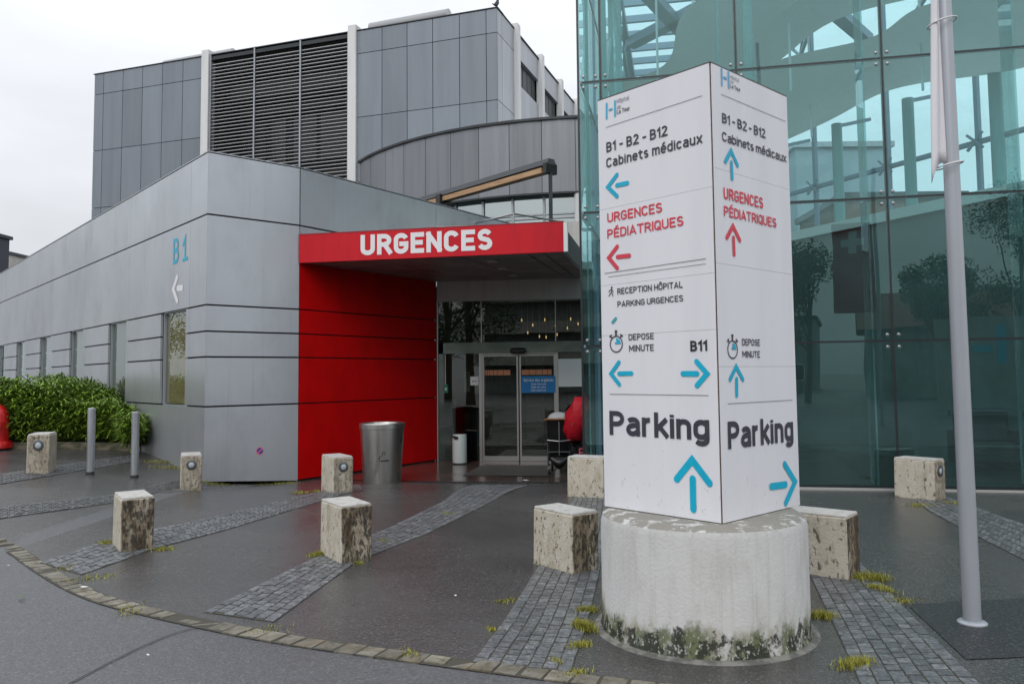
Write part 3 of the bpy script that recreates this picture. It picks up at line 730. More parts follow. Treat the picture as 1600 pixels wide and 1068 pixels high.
# left wall
vj = [-LEN]+[-.78-3.51*k for k in range(9, -1, -1) if .78+3.51*k < LEN]+[0.]
panels(pn, FL_, vj, [2.862, 4.36, ZP], -T, 0, gx=.006, gzz=.028)
panels(pn, FL_, vj, [-.2, 1.2], -T, 0, gx=.006, gzz=.028)
panels(pn, FL_, [-.78, 0.], zj[1:5], -T, 0, gx=.006, gzz=.028)
for k in range(8):
    a0 = -.94-3.51*(k+1)+.0; a1 = -2.2-3.51*k
    panels(pn, FL_, [a0, a1-.06], zj[1:5], -T, 0, gx=.004, gzz=.028)
panels(pn, FL_, [-.94, -.78], zj[1:5], -T, 0, gx=.004, gzz=.028)
obj('aluminium_cladding', pn, alu, wing)
pn = MB(); panels(pn, FR, [.004, RW, 6.6], [4.36, ZP], -T, 0, gx=.012, gzz=.028); pn.wb(FR, .004, 6.6, 4.12, 4.345, -T, 0)
obj('parapet_cladding', pn, alu, wing)
pn = MB()
for z0, z1 in zip([-.13, 1.2, 2.01, 2.43, 2.862], [1.2, 2.01, 2.43, 2.862, 4.11]): pn.wb(FR, .006, RW, z0+.012, z1-.012, -T, 0)
obj('red_cladding', pn, red, wing)
cp = MB(); cp.wb(FF, -.0, 1.626, ZP+.002, ZP+.02, -.4, .004); cp.wb(FR, .0, 6.6, ZP+.0015, ZP+.019, -.35, .004); cp.wb(FL_, -LEN, 0, ZP+.0025, ZP+.021, -.4, .004)
obj('coping', cp, mat('coping_aluminium', (.4,.42,.45), .4, .6), wing)
blindm = mat('tan_blind', (.5,.43,.27), .8, col2=(.42,.37,.2), sc=(3,3,2))
for k, (a0, a1) in enumerate(WIN):
    rv = MB()
    rv.wb(FL_, a0-.04, a0, 1.2, 2.86, -.42, -.045); rv.wb(FL_, a1, a1+.04, 1.2, 2.86, -.42, -.045)
    rv.wb(FL_, a0, a1, 1.17, 1.2, -.42, -.045); rv.wb(FL_, a0, a1, 2.855, 2.87, -.42, -.045)
    wd = obj('window', rv, alu, wing)
    obj('pane', MB().wb(FL_, a0, a1, 1.2, 2.855, -.095, -.085), g_win, wd)
    obj('window_blind', MB().wb(FL_, a0+.02, a1-.02, 1.22, 2.84, -.117, -.105), blindm if k == 0 else mat('grey_blind', (.2,.21,.2), .8), wd)
# lettering on the side wall
def z1_(x, y): return (x/3.198, 200+y/3.198)
text(FL_, 'B', z1_(865,682), z1_(893,672), z1_(865,556), cyan, wing, wt=.15)
t1 = MB(); aa, zz = FL_.at(*z1_(926,662)); a2, z2 = FL_.at(*z1_(926,540)); aw = FL_.at(*z1_(913,662))[0]; ae = FL_.at(*z1_(938,658))[0]
stroke(t1, FL_, [(aw, z2-.16), (aa-.01, z2-.02), (aa-.01, zz)], .034, .004); stroke(t1, FL_, [(aw, zz+.02), (ae, zz+.03)], .03, .0045)
obj('lettering', t1, cyan, wing)
arrow(FL_, z1_(866,805), z1_(886,745), z1_(886,862), z1_(886,800), z1_(914,798), .105, whitev, wing)
# no-parking sticker
sk = MB(); sa, sz = FF.at(406, 704)
def disc(mb, F, a, z, r, d, n=24): mb.face([F.p(a+r*cos(2*pi*i/n), z+r*sin(2*pi*i/n), d) for i in range(n)])
st = MB(); disc(st, FF, sa, sz, .07, .003); stk = tag(obj('sticker', st, mat('pink_sticker', (.75,.2,.3), .5), loc=FF.p(sa, sz)), 'round pink-rimmed blue no-parking sticker low on the grey panel', 'sticker')
st = MB(); disc(st, FF, sa, sz, .052, .005); obj('disc', st, mat('blue_ink', (.03,.06,.3), .5), stk)
st = MB(); stroke(st, FF, [(sa-.035, sz-.035), (sa+.035, sz+.035)], .009, .007); obj('stripe', st, mat('pink_sticker', (.75,.2,.3)), stk)

# ================================================================== canopy
CW = 4.75
can = thing('entrance_canopy', 'red-fronted flat canopy reading URGENCES over the doors', 'canopy', FC.p(2.4, 3.7))
fr_ = FC.p(CW, 0); bR = FD.p(3.28, 0); bL = FD.p(0.0, 0)
cz0, cz1 = 3.695, 4.18
mb = MB(); mb.wb(FC, .002, CW, cz0-.01, cz1, -.035, .03); obj('fascia', mb, redf, can)
mb = MB(); mb.wb(FC, CW+.002, CW+.07, cz0-.008, cz1-.002, -.04, .028); obj('fascia_end', mb, whites, can)
f0 = FC.p(0.03, 0, -.04); f1 = FC.p(CW, 0, -.04)
mb = MB(); mb.prism([(f0.x, f0.y), (f1.x, f1.y), (bR.x, bR.y), (bL.x, bL.y)], cz0+.02, cz1-.06); obj('slab', mb, mat('canopy_roof', (.2,.2,.2), .7), can)
mb = MB()
def sp(s, t): 
    a = Vector((f0.x, f0.y, 0)).lerp(Vector((f1.x, f1.y, 0)), s); b = Vector((bL.x, bL.y, 0)).lerp(Vector((bR.x, bR.y, 0)), s); return a.lerp(b, t)
cuts = [0, .3, .62, .865, .925, 1.0]
for s0, s1 in zip(cuts, cuts[1:]):
    q = [sp(s0+.003, .0), sp(s1-.003, .0), sp(s1-.003, .995), sp(s0+.003, .995)]
    mb.hexa([(p.x, p.y, cz0-.005) for p in q], [(p.x, p.y, cz0+.015) for p in q])
obj('soffit', mb, soffm, can)
for px, py in ((769.5,407.5),(786,419),(802,429)):
    q = G(px, py, cz0-.006)
    lm = MB(); lm.lathe([(.13, -.012), (.13, .0)], (q.x, q.y, cz0-.008), 24); dl = obj('downlight', lm, frame, can)
    lm = MB(); lm.lathe([(.1, -.016), (.1, -.013)], (q.x, q.y, cz0-.008), 24); obj('lens', lm, mat('lens_white', (.8,.8,.75), .3), dl)
mb = MB(); mb.wb(FC, .002, CW, cz1+.001, cz1+.02, -.3, .034); obj('flashing', mb, mat('red_flashing', (.3,.02,.03), .4, .2), can)
def z5(x, y): return (450+x/3.2, 320+y/3.2)
text(Fr(FC.p(0,0,.03), 180-78.46), 'URGENCES', z5(363,253), z5(1022,225), z5(363,151), whitev, can, wt=.225, gap=.15)

# ================================================================== door wall
dz0 = -.155
ew = thing('entrance_glazing', 'glazed entrance wall with sliding doors in the recess under the canopy', 'entrance', FD.p(1.6, dz0))
obj('header_panel', MB().wb(FD, 0.01, 3.35, 3.27, 4.9, -.2, 0), headm, ew)
obj('header_trim', MB().wb(FD, 0.01, 3.35, 3.255, 3.285, -.02, .02), mat('trim_white', (.6,.6,.6), .5), ew)
for a0, a1 in ((.02, .98), (.98, 2.58), (2.58, 3.3)):
    obj('transom_pane', MB().wb(FD, a0+.008, a1-.008, 2.37, 3.255, -.05, -.035), g_door, ew)
obj('side_pane', MB().wb(FD, .02, .96, dz0, 2.13, -.05, -.035), g_door, ew)
obj('side_pane', MB().wb(FD, 2.62, 3.3, dz0, 2.13, -.05, -.035), g_door, ew)
obj('sidelight_reflection', MB().wb(FD, .02, .40, dz0, 1.15, -.09, -.055), mat('grey_reflection_paint', (.17,.19,.21), .35), ew)  # grey slab behind the pane, coloured to imitate the reflection low in the sidelight
mb = MB()
mb.wb(FD, .17, 3.3, 2.13, 2.36, -.12, .10); obj('door_header', mb, g_ref, ew)
mb = MB()
for a in (.965, 2.60): mb.wb(FD, a-.03, a+.03, dz0, 2.128, -.10, .03)
mb.wb(FD, .935, 2.63, 2.10, 2.128, -.09, .05)
for a in (.98, 2.58): mb.wb(FD, a-.008, a+.008, 2.362, 3.25, -.06, -.02)
mb.wb(FD, .01, .03, dz0, 3.25, -.06, .0)
obj('frame', mb, frame, ew)
for a0, a1 in ((1.0, 1.775), (1.80, 2.57)):
    mb = MB()
    mb.wb(FD, a0, a0+.035, dz0+.01, 2.09, -.03, .01); mb.wb(FD, a1-.035, a1, dz0+.01, 2.09, -.03, .01)
    mb.wb(FD, a0+.035, a1-.035, dz0+.01, dz0+.11, -.03, .01); mb.wb(FD, a0+.035, a1-.035, 2.06, 2.09, -.03, .01)
    dr = obj('sliding_door', mb, frame, ew)
    obj('pane', MB().wb(FD, a0+.035, a1-.035, dz0+.11, 2.06, -.018, -.006), g_door, dr)
    sb = MB(); x = a0+.05
    for wd_ in ([.02,.03,.04,.07,.08,.12,.14,.17] if a0 < 1.5 else [.16,.13,.13,.1,.08,.06,.03,.02]):
        if x+wd_ < a1-.03: sb.wb(FD, x, x+wd_, 1.66, 1.77, -.003, .001)
        x += wd_+.009
    obj('orange_strip', sb, mat('orange_vinyl', (.62,.26,.13), .5), dr)
mb = MB(); a_, z_ = FD.at(811, 548); mb.tube([FD.p(a_-.16, z_, .16), FD.p(a_-.13, z_, .165), FD.p(a_+.13, z_, .165), FD.p(a_+.16, z_, .16)], [.04,.062,.062,.04], 14)
obj('motion_sensor', mb, rubber, ew, smooth=True)
# signs on glass
sg = thing('notice_board', 'blue notice with white writing on the right sliding door', 'sign', FD.p(2.2, 1.5))
a0, zt_ = FD.at(815, 587.5); a1, zb_ = FD.at(868.5, 613)
obj('board', MB().wb(FD, a0, a1, zb_, zt_, .012, .02), mat('notice_blue', (.0,.2,.52), .45), sg)
FD2 = Fr(FD.p(0, 0, .02), 180-82.38); wdt = a1-a0
text(FD2, 'Service des urgences', (a0+wdt*.06, zt_-.115), a1-wdt*.06, zt_-.05, whitev, sg, wt=.15, raw=True, d=.002)
for k, s_ in enumerate(("Zone d'accueil", "Salle de soins", "Hall urgences")):
    text(FD2, s_, (a0+wdt*.28, zt_-.185-.065*k), a1-wdt*.28, zt_-.145-.065*k, whitev, sg, wt=.14, raw=True, d=.002)
wb_ = FD.at(870.5, 560.5); wb2 = FD.at(911.5, 603.5)
obj_ = tag(obj('white_board', MB().wb(FD, wb_[0], wb2[0], wb2[1], wb_[1], .0, .02), mat('blank_board', (.8,.81,.82), .5), loc=FD.p(wb_[0], wb_[1])), 'blank white board on the glass right of the sliding doors', 'board')
p0 = FD.at(734.5, 588); p1 = FD.at(747.5, 601.5)
nb = tag(obj('paper_notice', MB().wb(FD, p0[0], p1[0], p1[1], p0[1], -.03, -.02), whites, loc=FD.p(p0[0], p0[1])), 'small square white notice taped left of the sliding doors', 'notice')
st = MB(); zc = (p0[1]+p1[1])/2; FDn = Fr(FD.p(0,0,-.02), 180-82.38)
stroke(st, FDn, [(p0[0]+.04, zc-.01), (p0[0]+.075, zc-.01)], .012, .002); stroke(st, FDn, [(p0[0]+.095, zc-.01), (p0[0]+.13, zc-.01)], .012, .002)
obj('print', st, ink, nb)
p0 = FD.at(724, 580); p1 = FD.at(734, 612)
pn_ = tag(obj('poster', MB().wb(FD, p0[0], p1[0]-.01, p1[1], p0[1], -.075, -.065), mat('poster_grey', (.36,.36,.34), .6), loc=FD.p(p0[0], p0[1])), 'tall narrow grey poster behind the glass beside the square notice', 'poster')
st = MB(); FDn = Fr(FD.p(0,0,-.065), 180-82.38)
for k in range(6): stroke(st, FDn, [(p0[0]+.03, p0[1]-.05-.055*k), (p1[0]-.05, p0[1]-.05-.055*k)], .006, .002)
obj('print', st, ink, pn_)
ga, gzz_ = FD.at(697, 607)
gs = tag(obj('emergency_switch', MB().wb(FD, ga-.04, ga+.045, gzz_-.09, gzz_+.09, -.03, .03), mat('green_box', (.01,.22,.12), .4), bevel=.008, loc=FD.p(ga, gzz_)), 'green emergency door release box on the left glass', 'switch')
obj('button', MB().wb(FD, ga-.015, ga+.02, gzz_-.03, gzz_+.02, .03, .038), whites, gs)
obj('conduit', MB().wb(FD, ga-.03, ga-.012, gzz_+.09, 2.12, -.03, -.012), whites, gs)

# lobby behind the doors
lob = thing('lobby', 'dark entrance lobby with counter behind the sliding doors', 'room', FD.p(1.6, dz0, -4))
mb = MB(); LD = -7.
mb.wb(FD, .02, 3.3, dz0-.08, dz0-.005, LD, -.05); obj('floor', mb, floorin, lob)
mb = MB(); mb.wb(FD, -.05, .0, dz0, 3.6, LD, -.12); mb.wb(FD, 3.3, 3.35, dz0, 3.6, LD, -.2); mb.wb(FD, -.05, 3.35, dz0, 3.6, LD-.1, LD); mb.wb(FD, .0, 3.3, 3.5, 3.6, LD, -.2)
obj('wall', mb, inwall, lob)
mb = MB(); mb.wb(FD, .1, .8, dz0, .75, -3.4, -2.2); obj('counter', mb, darkm, lob)
mb = MB(); mb.wb(FD, 1.5, 1.95, dz0, 2.1, -3.3, -3.2); obj('glazed_partition', mb, mat('grey_partition', (.16,.17,.17), .3), lob)
mb = MB(); mb.wb(FD, 1.56, 1.9, dz0+.1, dz0+.16, -3.18, -3.15); mb.wb(FD, 1.56, 1.9, .9, .92, -3.18, -3.15); mb.tube([FD.p(1.78, .3, -3.14), FD.p(1.9, .45, -3.12), FD.p(1.8, .65, -3.14)], .012, 6)
obj('partition_rail', mb, frame, lob)
mb = MB(); mb.wb(FD, 2.5, 2.9, dz0, 1.5, -4.3, -3.9); obj('kiosk', mb, mat('kiosk_grey', (.13,.14,.14), .5), lob)
# hanging lamps: individuals
lampm = mat('lamp_glow', (1., .62, .25), .5, emit=1.8)
for k, (px, py) in enumerate(((807,496),(823,503),(841,493),(857,502),(876,505),(887,494),(898,501),(832,521),(860,517),(808,513),(905,507),(845,523))):
    a_, z_ = FD.at(px, py); dd = -.8-.23*(k % 5); s_ = 1-dd/17.
    a_ = a_*s_ if False else a_
    q = FD.p(a_, z_, dd)
    lt = thing('pendant_lamp', 'tiny warm pendant lamp hanging on a wire behind the transom glass', 'lamp', q, 'pendant lamps hanging in the lobby')
    obj('bulb', MB().lathe([(.004, -.035), (.012, -.02), (.012, .02), (.004, .035)], q, 8), lampm, lt)
    obj('wire', MB().tube([q+Vector((0,0,.036)), (q.x, q.y, 3.5)], .003, 5), frame, lt)

# ================================================================== terrace pergola and railing
per = thing('awning_beam', 'dark metal awning cassette with timber underside on posts above the canopy', 'awning', G(862, 262, 6.6))
pz = 6.6; pa = G(862, 262, pz); pdir = Vector((sin(R(-41.84)), cos(R(-41.84)), 0)); pb = pa+pdir*6.4
pn = Vector((-pdir.y, pdir.x, 0))
if pn.y > 0: pn = -pn
mb = MB(); mb.bar(pa+Vector((0,0,.12)), pb+Vector((0,0,.12)), .26, .08); mb.bar(pa+Vector((0,0,.19)), pb+Vector((0,0,.19)), .2, .05)
obj('cassette', mb, mat('pergola_grey', (.13,.14,.15), .5, .3), per)
mb = MB(); mb.bar(pa+pdir*.25+Vector((0,0,-.03)), pb+Vector((0,0,-.0)), .22, .13); obj('timber_underside', mb, mat('warm_timber', (.55,.36,.2), .6, col2=(.42,.25,.13), sc=(2,2,30)), per)
mb = MB(); mb.bar(pa+pdir*.12+Vector((0,0,-.02)), pa+pdir*.0+Vector((0,0,-.02)), .36, .24); mb.bar(pa+pdir*4.3+Vector((0,0,-.02)), pa+pdir*4.5+Vector((0,0,-.02)), .4, .26)
obj('bracket', mb, rubber, per)
for t in (.05, 4.35):
    q = pa+pdir*t; obj('post', MB().bar((q.x, q.y, 4.0), (q.x, q.y, pz-.1), .09), darkm, per)
rc = G(803, 334, 5.2)
rl = thing('roof_railing', 'thin steel terrace railing above the canopy', 'railing', (rc.x, rc.y, 4.2))
ra = rc+pdir*6; rb = rc+Vector((sin(R(49)), cos(R(49)), 0))*3.2*0+FF.u*2.6
mb = MB()
for dz in (0, -.3, -.6):
    mb.tube([ra+Vector((0,0,dz)), rc+Vector((0,0,dz))], .02 if dz == 0 else .008, 8); mb.tube([rc+Vector((0,0,dz)), rb+Vector((0,0,dz))], .02 if dz == 0 else .008, 8)
obj('rail', mb, steel, rl, smooth=True)
for q in [rc, rc+pdir*1.5, rc+pdir*3, rc+pdir*4.5, rc+FF.u*1.3, rb]: obj('post', MB().tube([(q.x, q.y, 4.1), q], .018, 8), steel, rl)

# ================================================================== glass hall
hall = thing('glass_hall', 'tall green-tinted glass atrium with clamped panes right of the entrance', 'building', FG.p(0, 0))
cols = [GA0, -2.72, -.71, 1.31, 3.3, 5.3, 7.3, 7.95]; rws = [.06, 2.075, 4.1, 6.12, 8.13, 10.15]
for i in range(len(cols)-1):
    for j in range(5):
        obj('glass_pane', MB().wb(FG, cols[i]+.012, cols[i+1]-.012, rws[j]+.012, rws[j+1]-.012, -.014, 0), g_fac, hall)
mb = MB()
for a in cols: mb.wb(FG, a-.024, a+.024, .06, 10.15, -.03, -.002) if a > GA0+.1 else mb.wb(FG, a-.02, a+.008, .06, 10.15, -.05, .003)
for zz in rws[1:]:
    for c0, c1 in zip(cols, cols[1:]): mb.wb(FG, c0+.024, c1-.024, zz-.022, zz+.022, -.03, -.003)
obj('seal_joints', mb, mat('black_seal', (.012,.014,.018), .4), hall)
fin = MB()
for a in cols[1:]: fin.wb(FG, a-.26, a-.235, .06, 10.1, -.5, -.06)
for a in cols[1:3]: fin.wb(FG, a+.16, a+.3, .06, 10.1, -.75, -.5)
obj('glass_fins', fin, glass('fin_glass', (.62,.8,.78), refl=1.5, base=.06, haze=.25), hall)
for i, a in enumerate(cols[:-1]):
    for zz in rws[1:-1]:
        cm = MB()
        for sx in (-1, 1):
            if i == 0 and sx < 0: continue
            for sz in (-1, 1):
                q = FG.p(a+sx*.075, zz+sz*.085, .0); cm.tube([q, q+FG.n*.014, q+FG.n*.018], [.024,.024,.016], 12)
        if i == 0: cm.bar(FG.p(a+.05, zz, -.02), FG.p(a+.3, zz, -.02), .03)
        obj('glass_clamp', cm, mat('clamp_steel', (.25,.26,.27), .35, .8), hall, smooth=True)
mb = MB(); mb.wb(FG, GA0, 7.95, -.2, .05, -.12, -.02); obj('base_rail', mb, dark, hall)
mb = MB(); mb.wb(FG, GA0+.02, 7.95, -.01, .03, -.019, .03); obj('base_trim', mb, mat('trim_light', (.45,.45,.44), .5, .3), hall)
# side walls of the wedge shaped hall
HL = FG.p(GA0, 0, 0); vin = -FG.n
QW = Vector((9.2, 14.7, 0)); qd = Vector((sin(R(-27)), cos(R(-27)), 0))
FW = Fr(QW, -27+180)        # outer side faces right; a grows towards the viewer
FWi = Fr(QW, -27)           # inner side
t_end = 10.4
he = HL+vin*12.0; we = QW+qd*t_end
FE = Fr(he, math.degrees(atan2((we-he).x, (we-he).y))); Le = (we-he).length
FLW = Fr(HL, math.degrees(atan2(-vin.x, -vin.y)))       # left side, a from -12 (far) to 0
far_cols = [-5.2+2.0*k for k in range(8)]+[t_end]
far_cols = [-5.25, -3.3, -1.32, .7, 2.75, 4.8, 6.85, 8.9, t_end]
gl = MB(); fb = MB(); op = MB()
for a, b in zip(far_cols, far_cols[1:]):
    for z0, z1 in ((4.95, 6.1), (6.1, 8.1), (8.1, 10.15)): gl.wb(FWi, a+.01, b-.01, z0+.01, z1-.01, -.012, 0)
for a in far_cols: fb.wb(FWi, a-.04, a+.04, 4.9, 10.15, -.05, .05)
for z0 in (6.1, 8.1): fb.wb(FWi, -5.25, t_end, z0-.04, z0+.04, -.06, .06)
for a, b in zip([0,-2,-4,-6,-8,-10], [-2,-4,-6,-8,-10,-12]):
    for z0, z1 in zip(rws, rws[1:]): gl.wb(FLW, b+.01, a-.01, z0+.01, z1-.01, -.012, 0)
    fb.wb(FLW, b-.02, b+.02, .0, 10.15, -.06, -.014)
for zz in rws[1:]: fb.wb(FLW, -12, 0, zz-.02, zz+.02, -.05, -.02)
gl.wb(FE, .02, Le-.02, 6.4, 10.1, -.012, 0)
obj('side_glass', gl, g_far, hall); obj('side_frame', fb, blue_st, hall)
for z0 in (6.1,):
    for a in far_cols[1:-1]:
        q = FWi.p(a, z0, -.12); cm = MB()
        for sx in (-1, 1):
            for sz in (-1, 1): cm.bar(q, q+FWi.u*.16*sx+Vector((0,0,.16*sz)), .045)
        obj('glass_clamp', cm, blue_st, hall)
op.wb(FWi, -5.25, t_end-.3, -.2, 4.6, -1.4, -.02); op.wb(FE, 0, Le, -.2, 6.1, -.3, -.05); op.wb(FLW, -12, -5.0, -.2, 4.1, -.3, -.08)
obj('inner_wall', op, mat('hall_inner_wall', (.085,.11,.105), .7, col2=(.05,.07,.065), sc=(.35,.35,.5), lo=.35, hi=.65), hall)
mb = MB(); mb.wb(FWi, -5.2, t_end-.3, 4.6, 4.8, -1.5, -.06); mb.wb(FE, 0, Le, 6.1, 6.38, -.35, .1); obj('pale_beam', mb, mat('pale_beam', (.6,.62,.58), .6), hall)
hf = [HL, FG.p(7.95, 0, 0), QW-qd*5.25, we, he]
mb = MB(); mb.prism([(q.x, q.y) for q in (HL+vin*.06, FG.p(7.85, 0, -.06), QW-qd*5.2-Vector((.05,0,0)), we-qd*.1, he-vin*.1)], -.25, .0); obj('floor', mb, floorin, hall)
# roof glass and steel
rf = MB(); rf.face([(q.x, q.y, 10.2) for q in hf]); obj('roof_glass', rf, g_roof, hall)
tr = MB()
def hull_clip(p, q):
    return p, q
def in_hall(x, y):
    P = hf; s = 0
    for i in range(len(P)):
        a, b = P[i], P[(i+1) % len(P)]
        if (b.x-a.x)*(y-a.y)-(b.y-a.y)*(x-a.x) < -1e-6: return False
    return True
def clipseg(p, d, L, step=.1):
    ts = [i*step for i in range(int(L/step)) if in_hall(p.x+d.x*i*step, p.y+d.y*i*step)]
    return (p+d*ts[0], p+d*ts[-1]) if len(ts) > 2 else None
for k in range(14):
    b = .6+.85*k; s_ = clipseg(FG.p(GA0-.3, 0, -b), FG.u, 18)
    if s_:
        a_, b_ = s_; tr.bar((a_.x, a_.y, 10.0), (b_.x, b_.y, 10.0), .09, .16)
for k in range(7):
    s_ = clipseg(FG.p(GA0+.3+2.01*k, 0, .3), -FG.n, 16)
    if s_:
        a_, b_ = s_; tr.bar((a_.x, a_.y, 9.8), (b_.x, b_.y, 9.8), .14, .22)
        n_ = max(2, int((b_-a_).length/2.3))
        for i in range(n_):
            p = a_.lerp(b_, i/n_); q = a_.lerp(b_, (i+1)/n_); m_ = p.lerp(q, .5)
            tr.bar((p.x, p.y, 9.75), (m_.x, m_.y, 9.0), .05); tr.bar((m_.x, m_.y, 9.0), (q.x, q.y, 9.75), .05)
        tr.bar((a_.x, a_.y, 8.98), (b_.x, b_.y, 8.98), .07)
for p, q in (((HL+vin*3+FG.u*.4), (HL+vin*11+FG.u*3.2)), ((HL+vin*7+FG.u*.4), (HL+vin*1.5+FG.u*6)), ((HL+vin*3+FG.u*3), (HL+vin*8+FG.u*6))):
    tr.bar((p.x, p.y, 9.6), (q.x, q.y, 9.6), .3, .2)
obj('roof_steel', tr, blue_st, hall)
sd_ = MB()
for b in (1.6, 3.2, 5.0, 7.5):
    p0_ = HL+vin*b+FG.u*.25
    sd_.bar((p0_.x, p0_.y, 4.2), (p0_.x, p0_.y, 10.0), .09)
    for z0 in (4.3, 6.2, 8.1): q_ = HL+vin*(b+1.5)+FG.u*.25; sd_.bar((p0_.x, p0_.y, z0), (q_.x, q_.y, z0+1.9), .05)
obj('side_bracing', sd_, green_st, hall)
for k in range(-2, 6):
    q = QW+qd*(1.36+1.9*k)-Vector((cos(R(-27))*1.15*1, -sin(R(-27))*1.15*-1, 0))*1.0
    q = FWi.p(1.36+1.75*k, 0, -1.15)
    if not in_hall(q.x, q.y): continue
    obj('column', MB().tube([(q.x, q.y, 4.7), (q.x, q.y, 7.0)], .11, 14), green_st, hall, smooth=True)
    obj('strut', MB().bar((q.x, q.y, 6.95), (FWi.p(1.36+1.75*k, 0, -.1).x, FWi.p(1.36+1.75*k, 0, -.1).y, 7.25), .07), blue_st, hall)
# white sails under the roof
for k in range(2):
    o0 = 1.1+2.7*k; wid = 1.9
    def sf(u, v, o0=o0, wid=wid, k=k):
        t = -5.2+u*16.5; sc_ = sin(pi*((t+.54+k*.9)/3.8))**2
        lo = o0+.3*sc_; hi = o0+wid-.8*sc_; d = lo+(hi-lo)*v
        z = 6.95+.42*k+.55*(v-.15)**2*2.2+.35*sc_*(1-abs(2*v-1))+.25*sin(t*.7+k)
        return FWi.p(t, z, -d)
    mb = MB(); nu, nv = 72, 10; i0 = 0
    for a in range(nu):
        for b in range(nv):
            q = [sf(a/nu, b/nv), sf((a+1)/nu, b/nv), sf((a+1)/nu, (b+1)/nv), sf(a/nu, (b+1)/nv)]
            c_ = (q[0]+q[2])/2
            if in_hall(c_.x-.05, c_.y-.05) and in_hall(c_.x+.05, c_.y): mb.face(q)
    o = obj('sail', mb, sail, hall, smooth=True)
mb = MB()
for k, (b, a) in enumerate(((2.0,-1.9),(2.5,.4),(3.0,2.7),(5,-1.2),(5.5,1.2))):
    q = FG.p(a, 0, -b); mb.tube([(q.x, q.y, 6.6), (q.x, q.y, 9.7)], .022, 6)
obj('hanger_rods', mb, whitec, hall)
# furniture inside the hall
for a, b, w_, h_, lab in ((-.35, 3.4, .5, .9, 'dark box seat inside the glass hall behind the sign'), (3.35, 2.6, .85, .75, 'dark armchair behind the glass right of the flagpole')):
    q = FG.p(a, 0, -b); t_ = thing('armchair' if w_ > .6 else 'cabinet', lab, 'chair' if w_ > .6 else 'cabinet', q)
    if w_ > .6:
        obj('seat', MB().wb(FG, a-.4, a+.4, .15, .45, -b-.4, -b+.35), rubber, t_, bevel=.04); obj('backrest', MB().wb(FG, a-.42, a+.42, .45, 1.0, -b-.4, -b-.25), rubber, t_, bevel=.04)
        for s in (-1, 1): obj('armrest', MB().wb(FG, a+s*.46-.06, a+s*.46+.06, .1, .65, -b-.4, -b+.35), rubber, t_, bevel=.03)
    else:
        obj('body', MB().wb(FG, a-.3, a+.3, .03, h_-.05, -b-.3, -b+.3), rubber, t_, bevel=.01); obj('top', MB().wb(FG, a-.32, a+.32, h_-.048, h_, -b-.32, -b+.32), inwall, t_)

# outside, beyond the hall
def simple_building(name, lab, x0, x1, y0, y1, h, mt, roofm, wins=True, pitched=False, z0=-.3, base=None):
    t_ = thing(name, lab, 'building', ((x0+x1)/2, (y0+y1)/2, 0))
    obj('wall', MB().box(x0, x1, y0, y1, z0, h), mt, t_)
    if pitched:
        ov = .5; mb = MB(); ym = (y0+y1)/2; hr = h+(y1-y0)*.28
        mb.face([(x0-ov, y0-ov, h-.1), (x1+ov, y0-ov, h-.1), (x1+ov, ym, hr), (x0-ov, ym, hr)]); mb.face([(x1+ov, y1+ov, h-.1), (x0-ov, y1+ov, h-.1), (x0-ov, ym, hr), (x1+ov, ym, hr)])
        mb.face([(x0, y0, h), (x0, ym, hr-.1), (x0, y1, h)]); mb.face([(x1, y0, h), (x1, y1, h), (x1, ym, hr-.1)])
        obj('roof', mb, roofm, t_)
    else: obj('roof', MB().box(x0-.2, x1+.2, y0-.2, y1+.2, h+.002, h+.3), roofm, t_)
    if wins:
        for side in (0, 1):
            yy = (y0-.06, y0-.003) if side == 0 else (y1+.003, y1+.06)
            nx_ = max(1, int((x1-x0)/2.8))
            for i in range(nx_):
                for j in range(max(1, int(h/3))):
                    xx = x0+(x1-x0)*(i+.5)/nx_; zz = 1.+3*j
                    if zz+1.5 > h: continue
                    wo = obj('window', MB().box(xx-.6, xx+.6, yy[0], yy[1], zz, zz+1.4), whitec, t_)
                    obj('pane', MB().box(xx-.52, xx+.52, yy[0]-.01 if side == 0 else yy[1]+.002, yy[0]-.002 if side == 0 else yy[1]+.01, zz+.08, zz+1.32), darkm, wo)
    return t_
simple_building('office_block', 'pale blue-grey office block seen through the glass hall', 15.2, 20.5, 44, 54, 14.2, mat('pale_block', (.3,.36,.4), .7), galv)
simple_building('brick_block', 'brown block seen through the glass hall beside the pale one', 14.6, 20, 36, 42, 9.5, mat('brown_render', (.16,.1,.08), .8), darkm)
simple_building('navy_building', 'dark navy building at the far left edge behind the wing', -60, -47.1, 62, 72, 14.5, navy, navy)
simple_building('cream_building', 'distant cream building beside the navy one on the skyline', -70.0, -56.2, 86, 90, 15.4, plaster, darkm)

# ================================================================== totem on its drum
DC = Vector((1.137, 5.313, 0)); DR = .661
dm = MB(); n = 64; prof = [(DR+.02, -.05), (DR+.012, .02), (DR, .06), (DR, .69), (DR-.012, .73), (DR-.05, .752), (.02, .752)]
dm.lathe(prof, DC, n)
drum = tag(obj('concrete_drum', dm, drumm, smooth=True, loc=(DC.x, DC.y, 0)), 'round mossy concrete drum carrying the white sign totem', 'plinth')
ap = MB(); ap.lathe([(DR+.055, .004), (DR+.04, .012), (DR+.02, .02), (DR-.1, .022)], DC, 48); struct(obj('mortar_apron', ap, mat('mortar', (.2,.195,.18), .8, col2=(.1,.1,.09), sc=(14,14,14), bump=.8, bsc=30), smooth=True))
tb = .757; tt = 3.565
cf = G(1129, 822, .74); cf.z = 0
cf = Vector((1.153, 4.809, 0))
FTL = Fr(cf, 180-43.11); FTR = Fr(cf, 46.89)     # left face: a from -.925 to 0 ; right face: a 0 to .925
W_ = .93
tot = thing('sign_totem', 'tall white wayfinding totem with arrows to Parking and Urgences pédiatriques', 'sign', (cf.x, cf.y, tb))
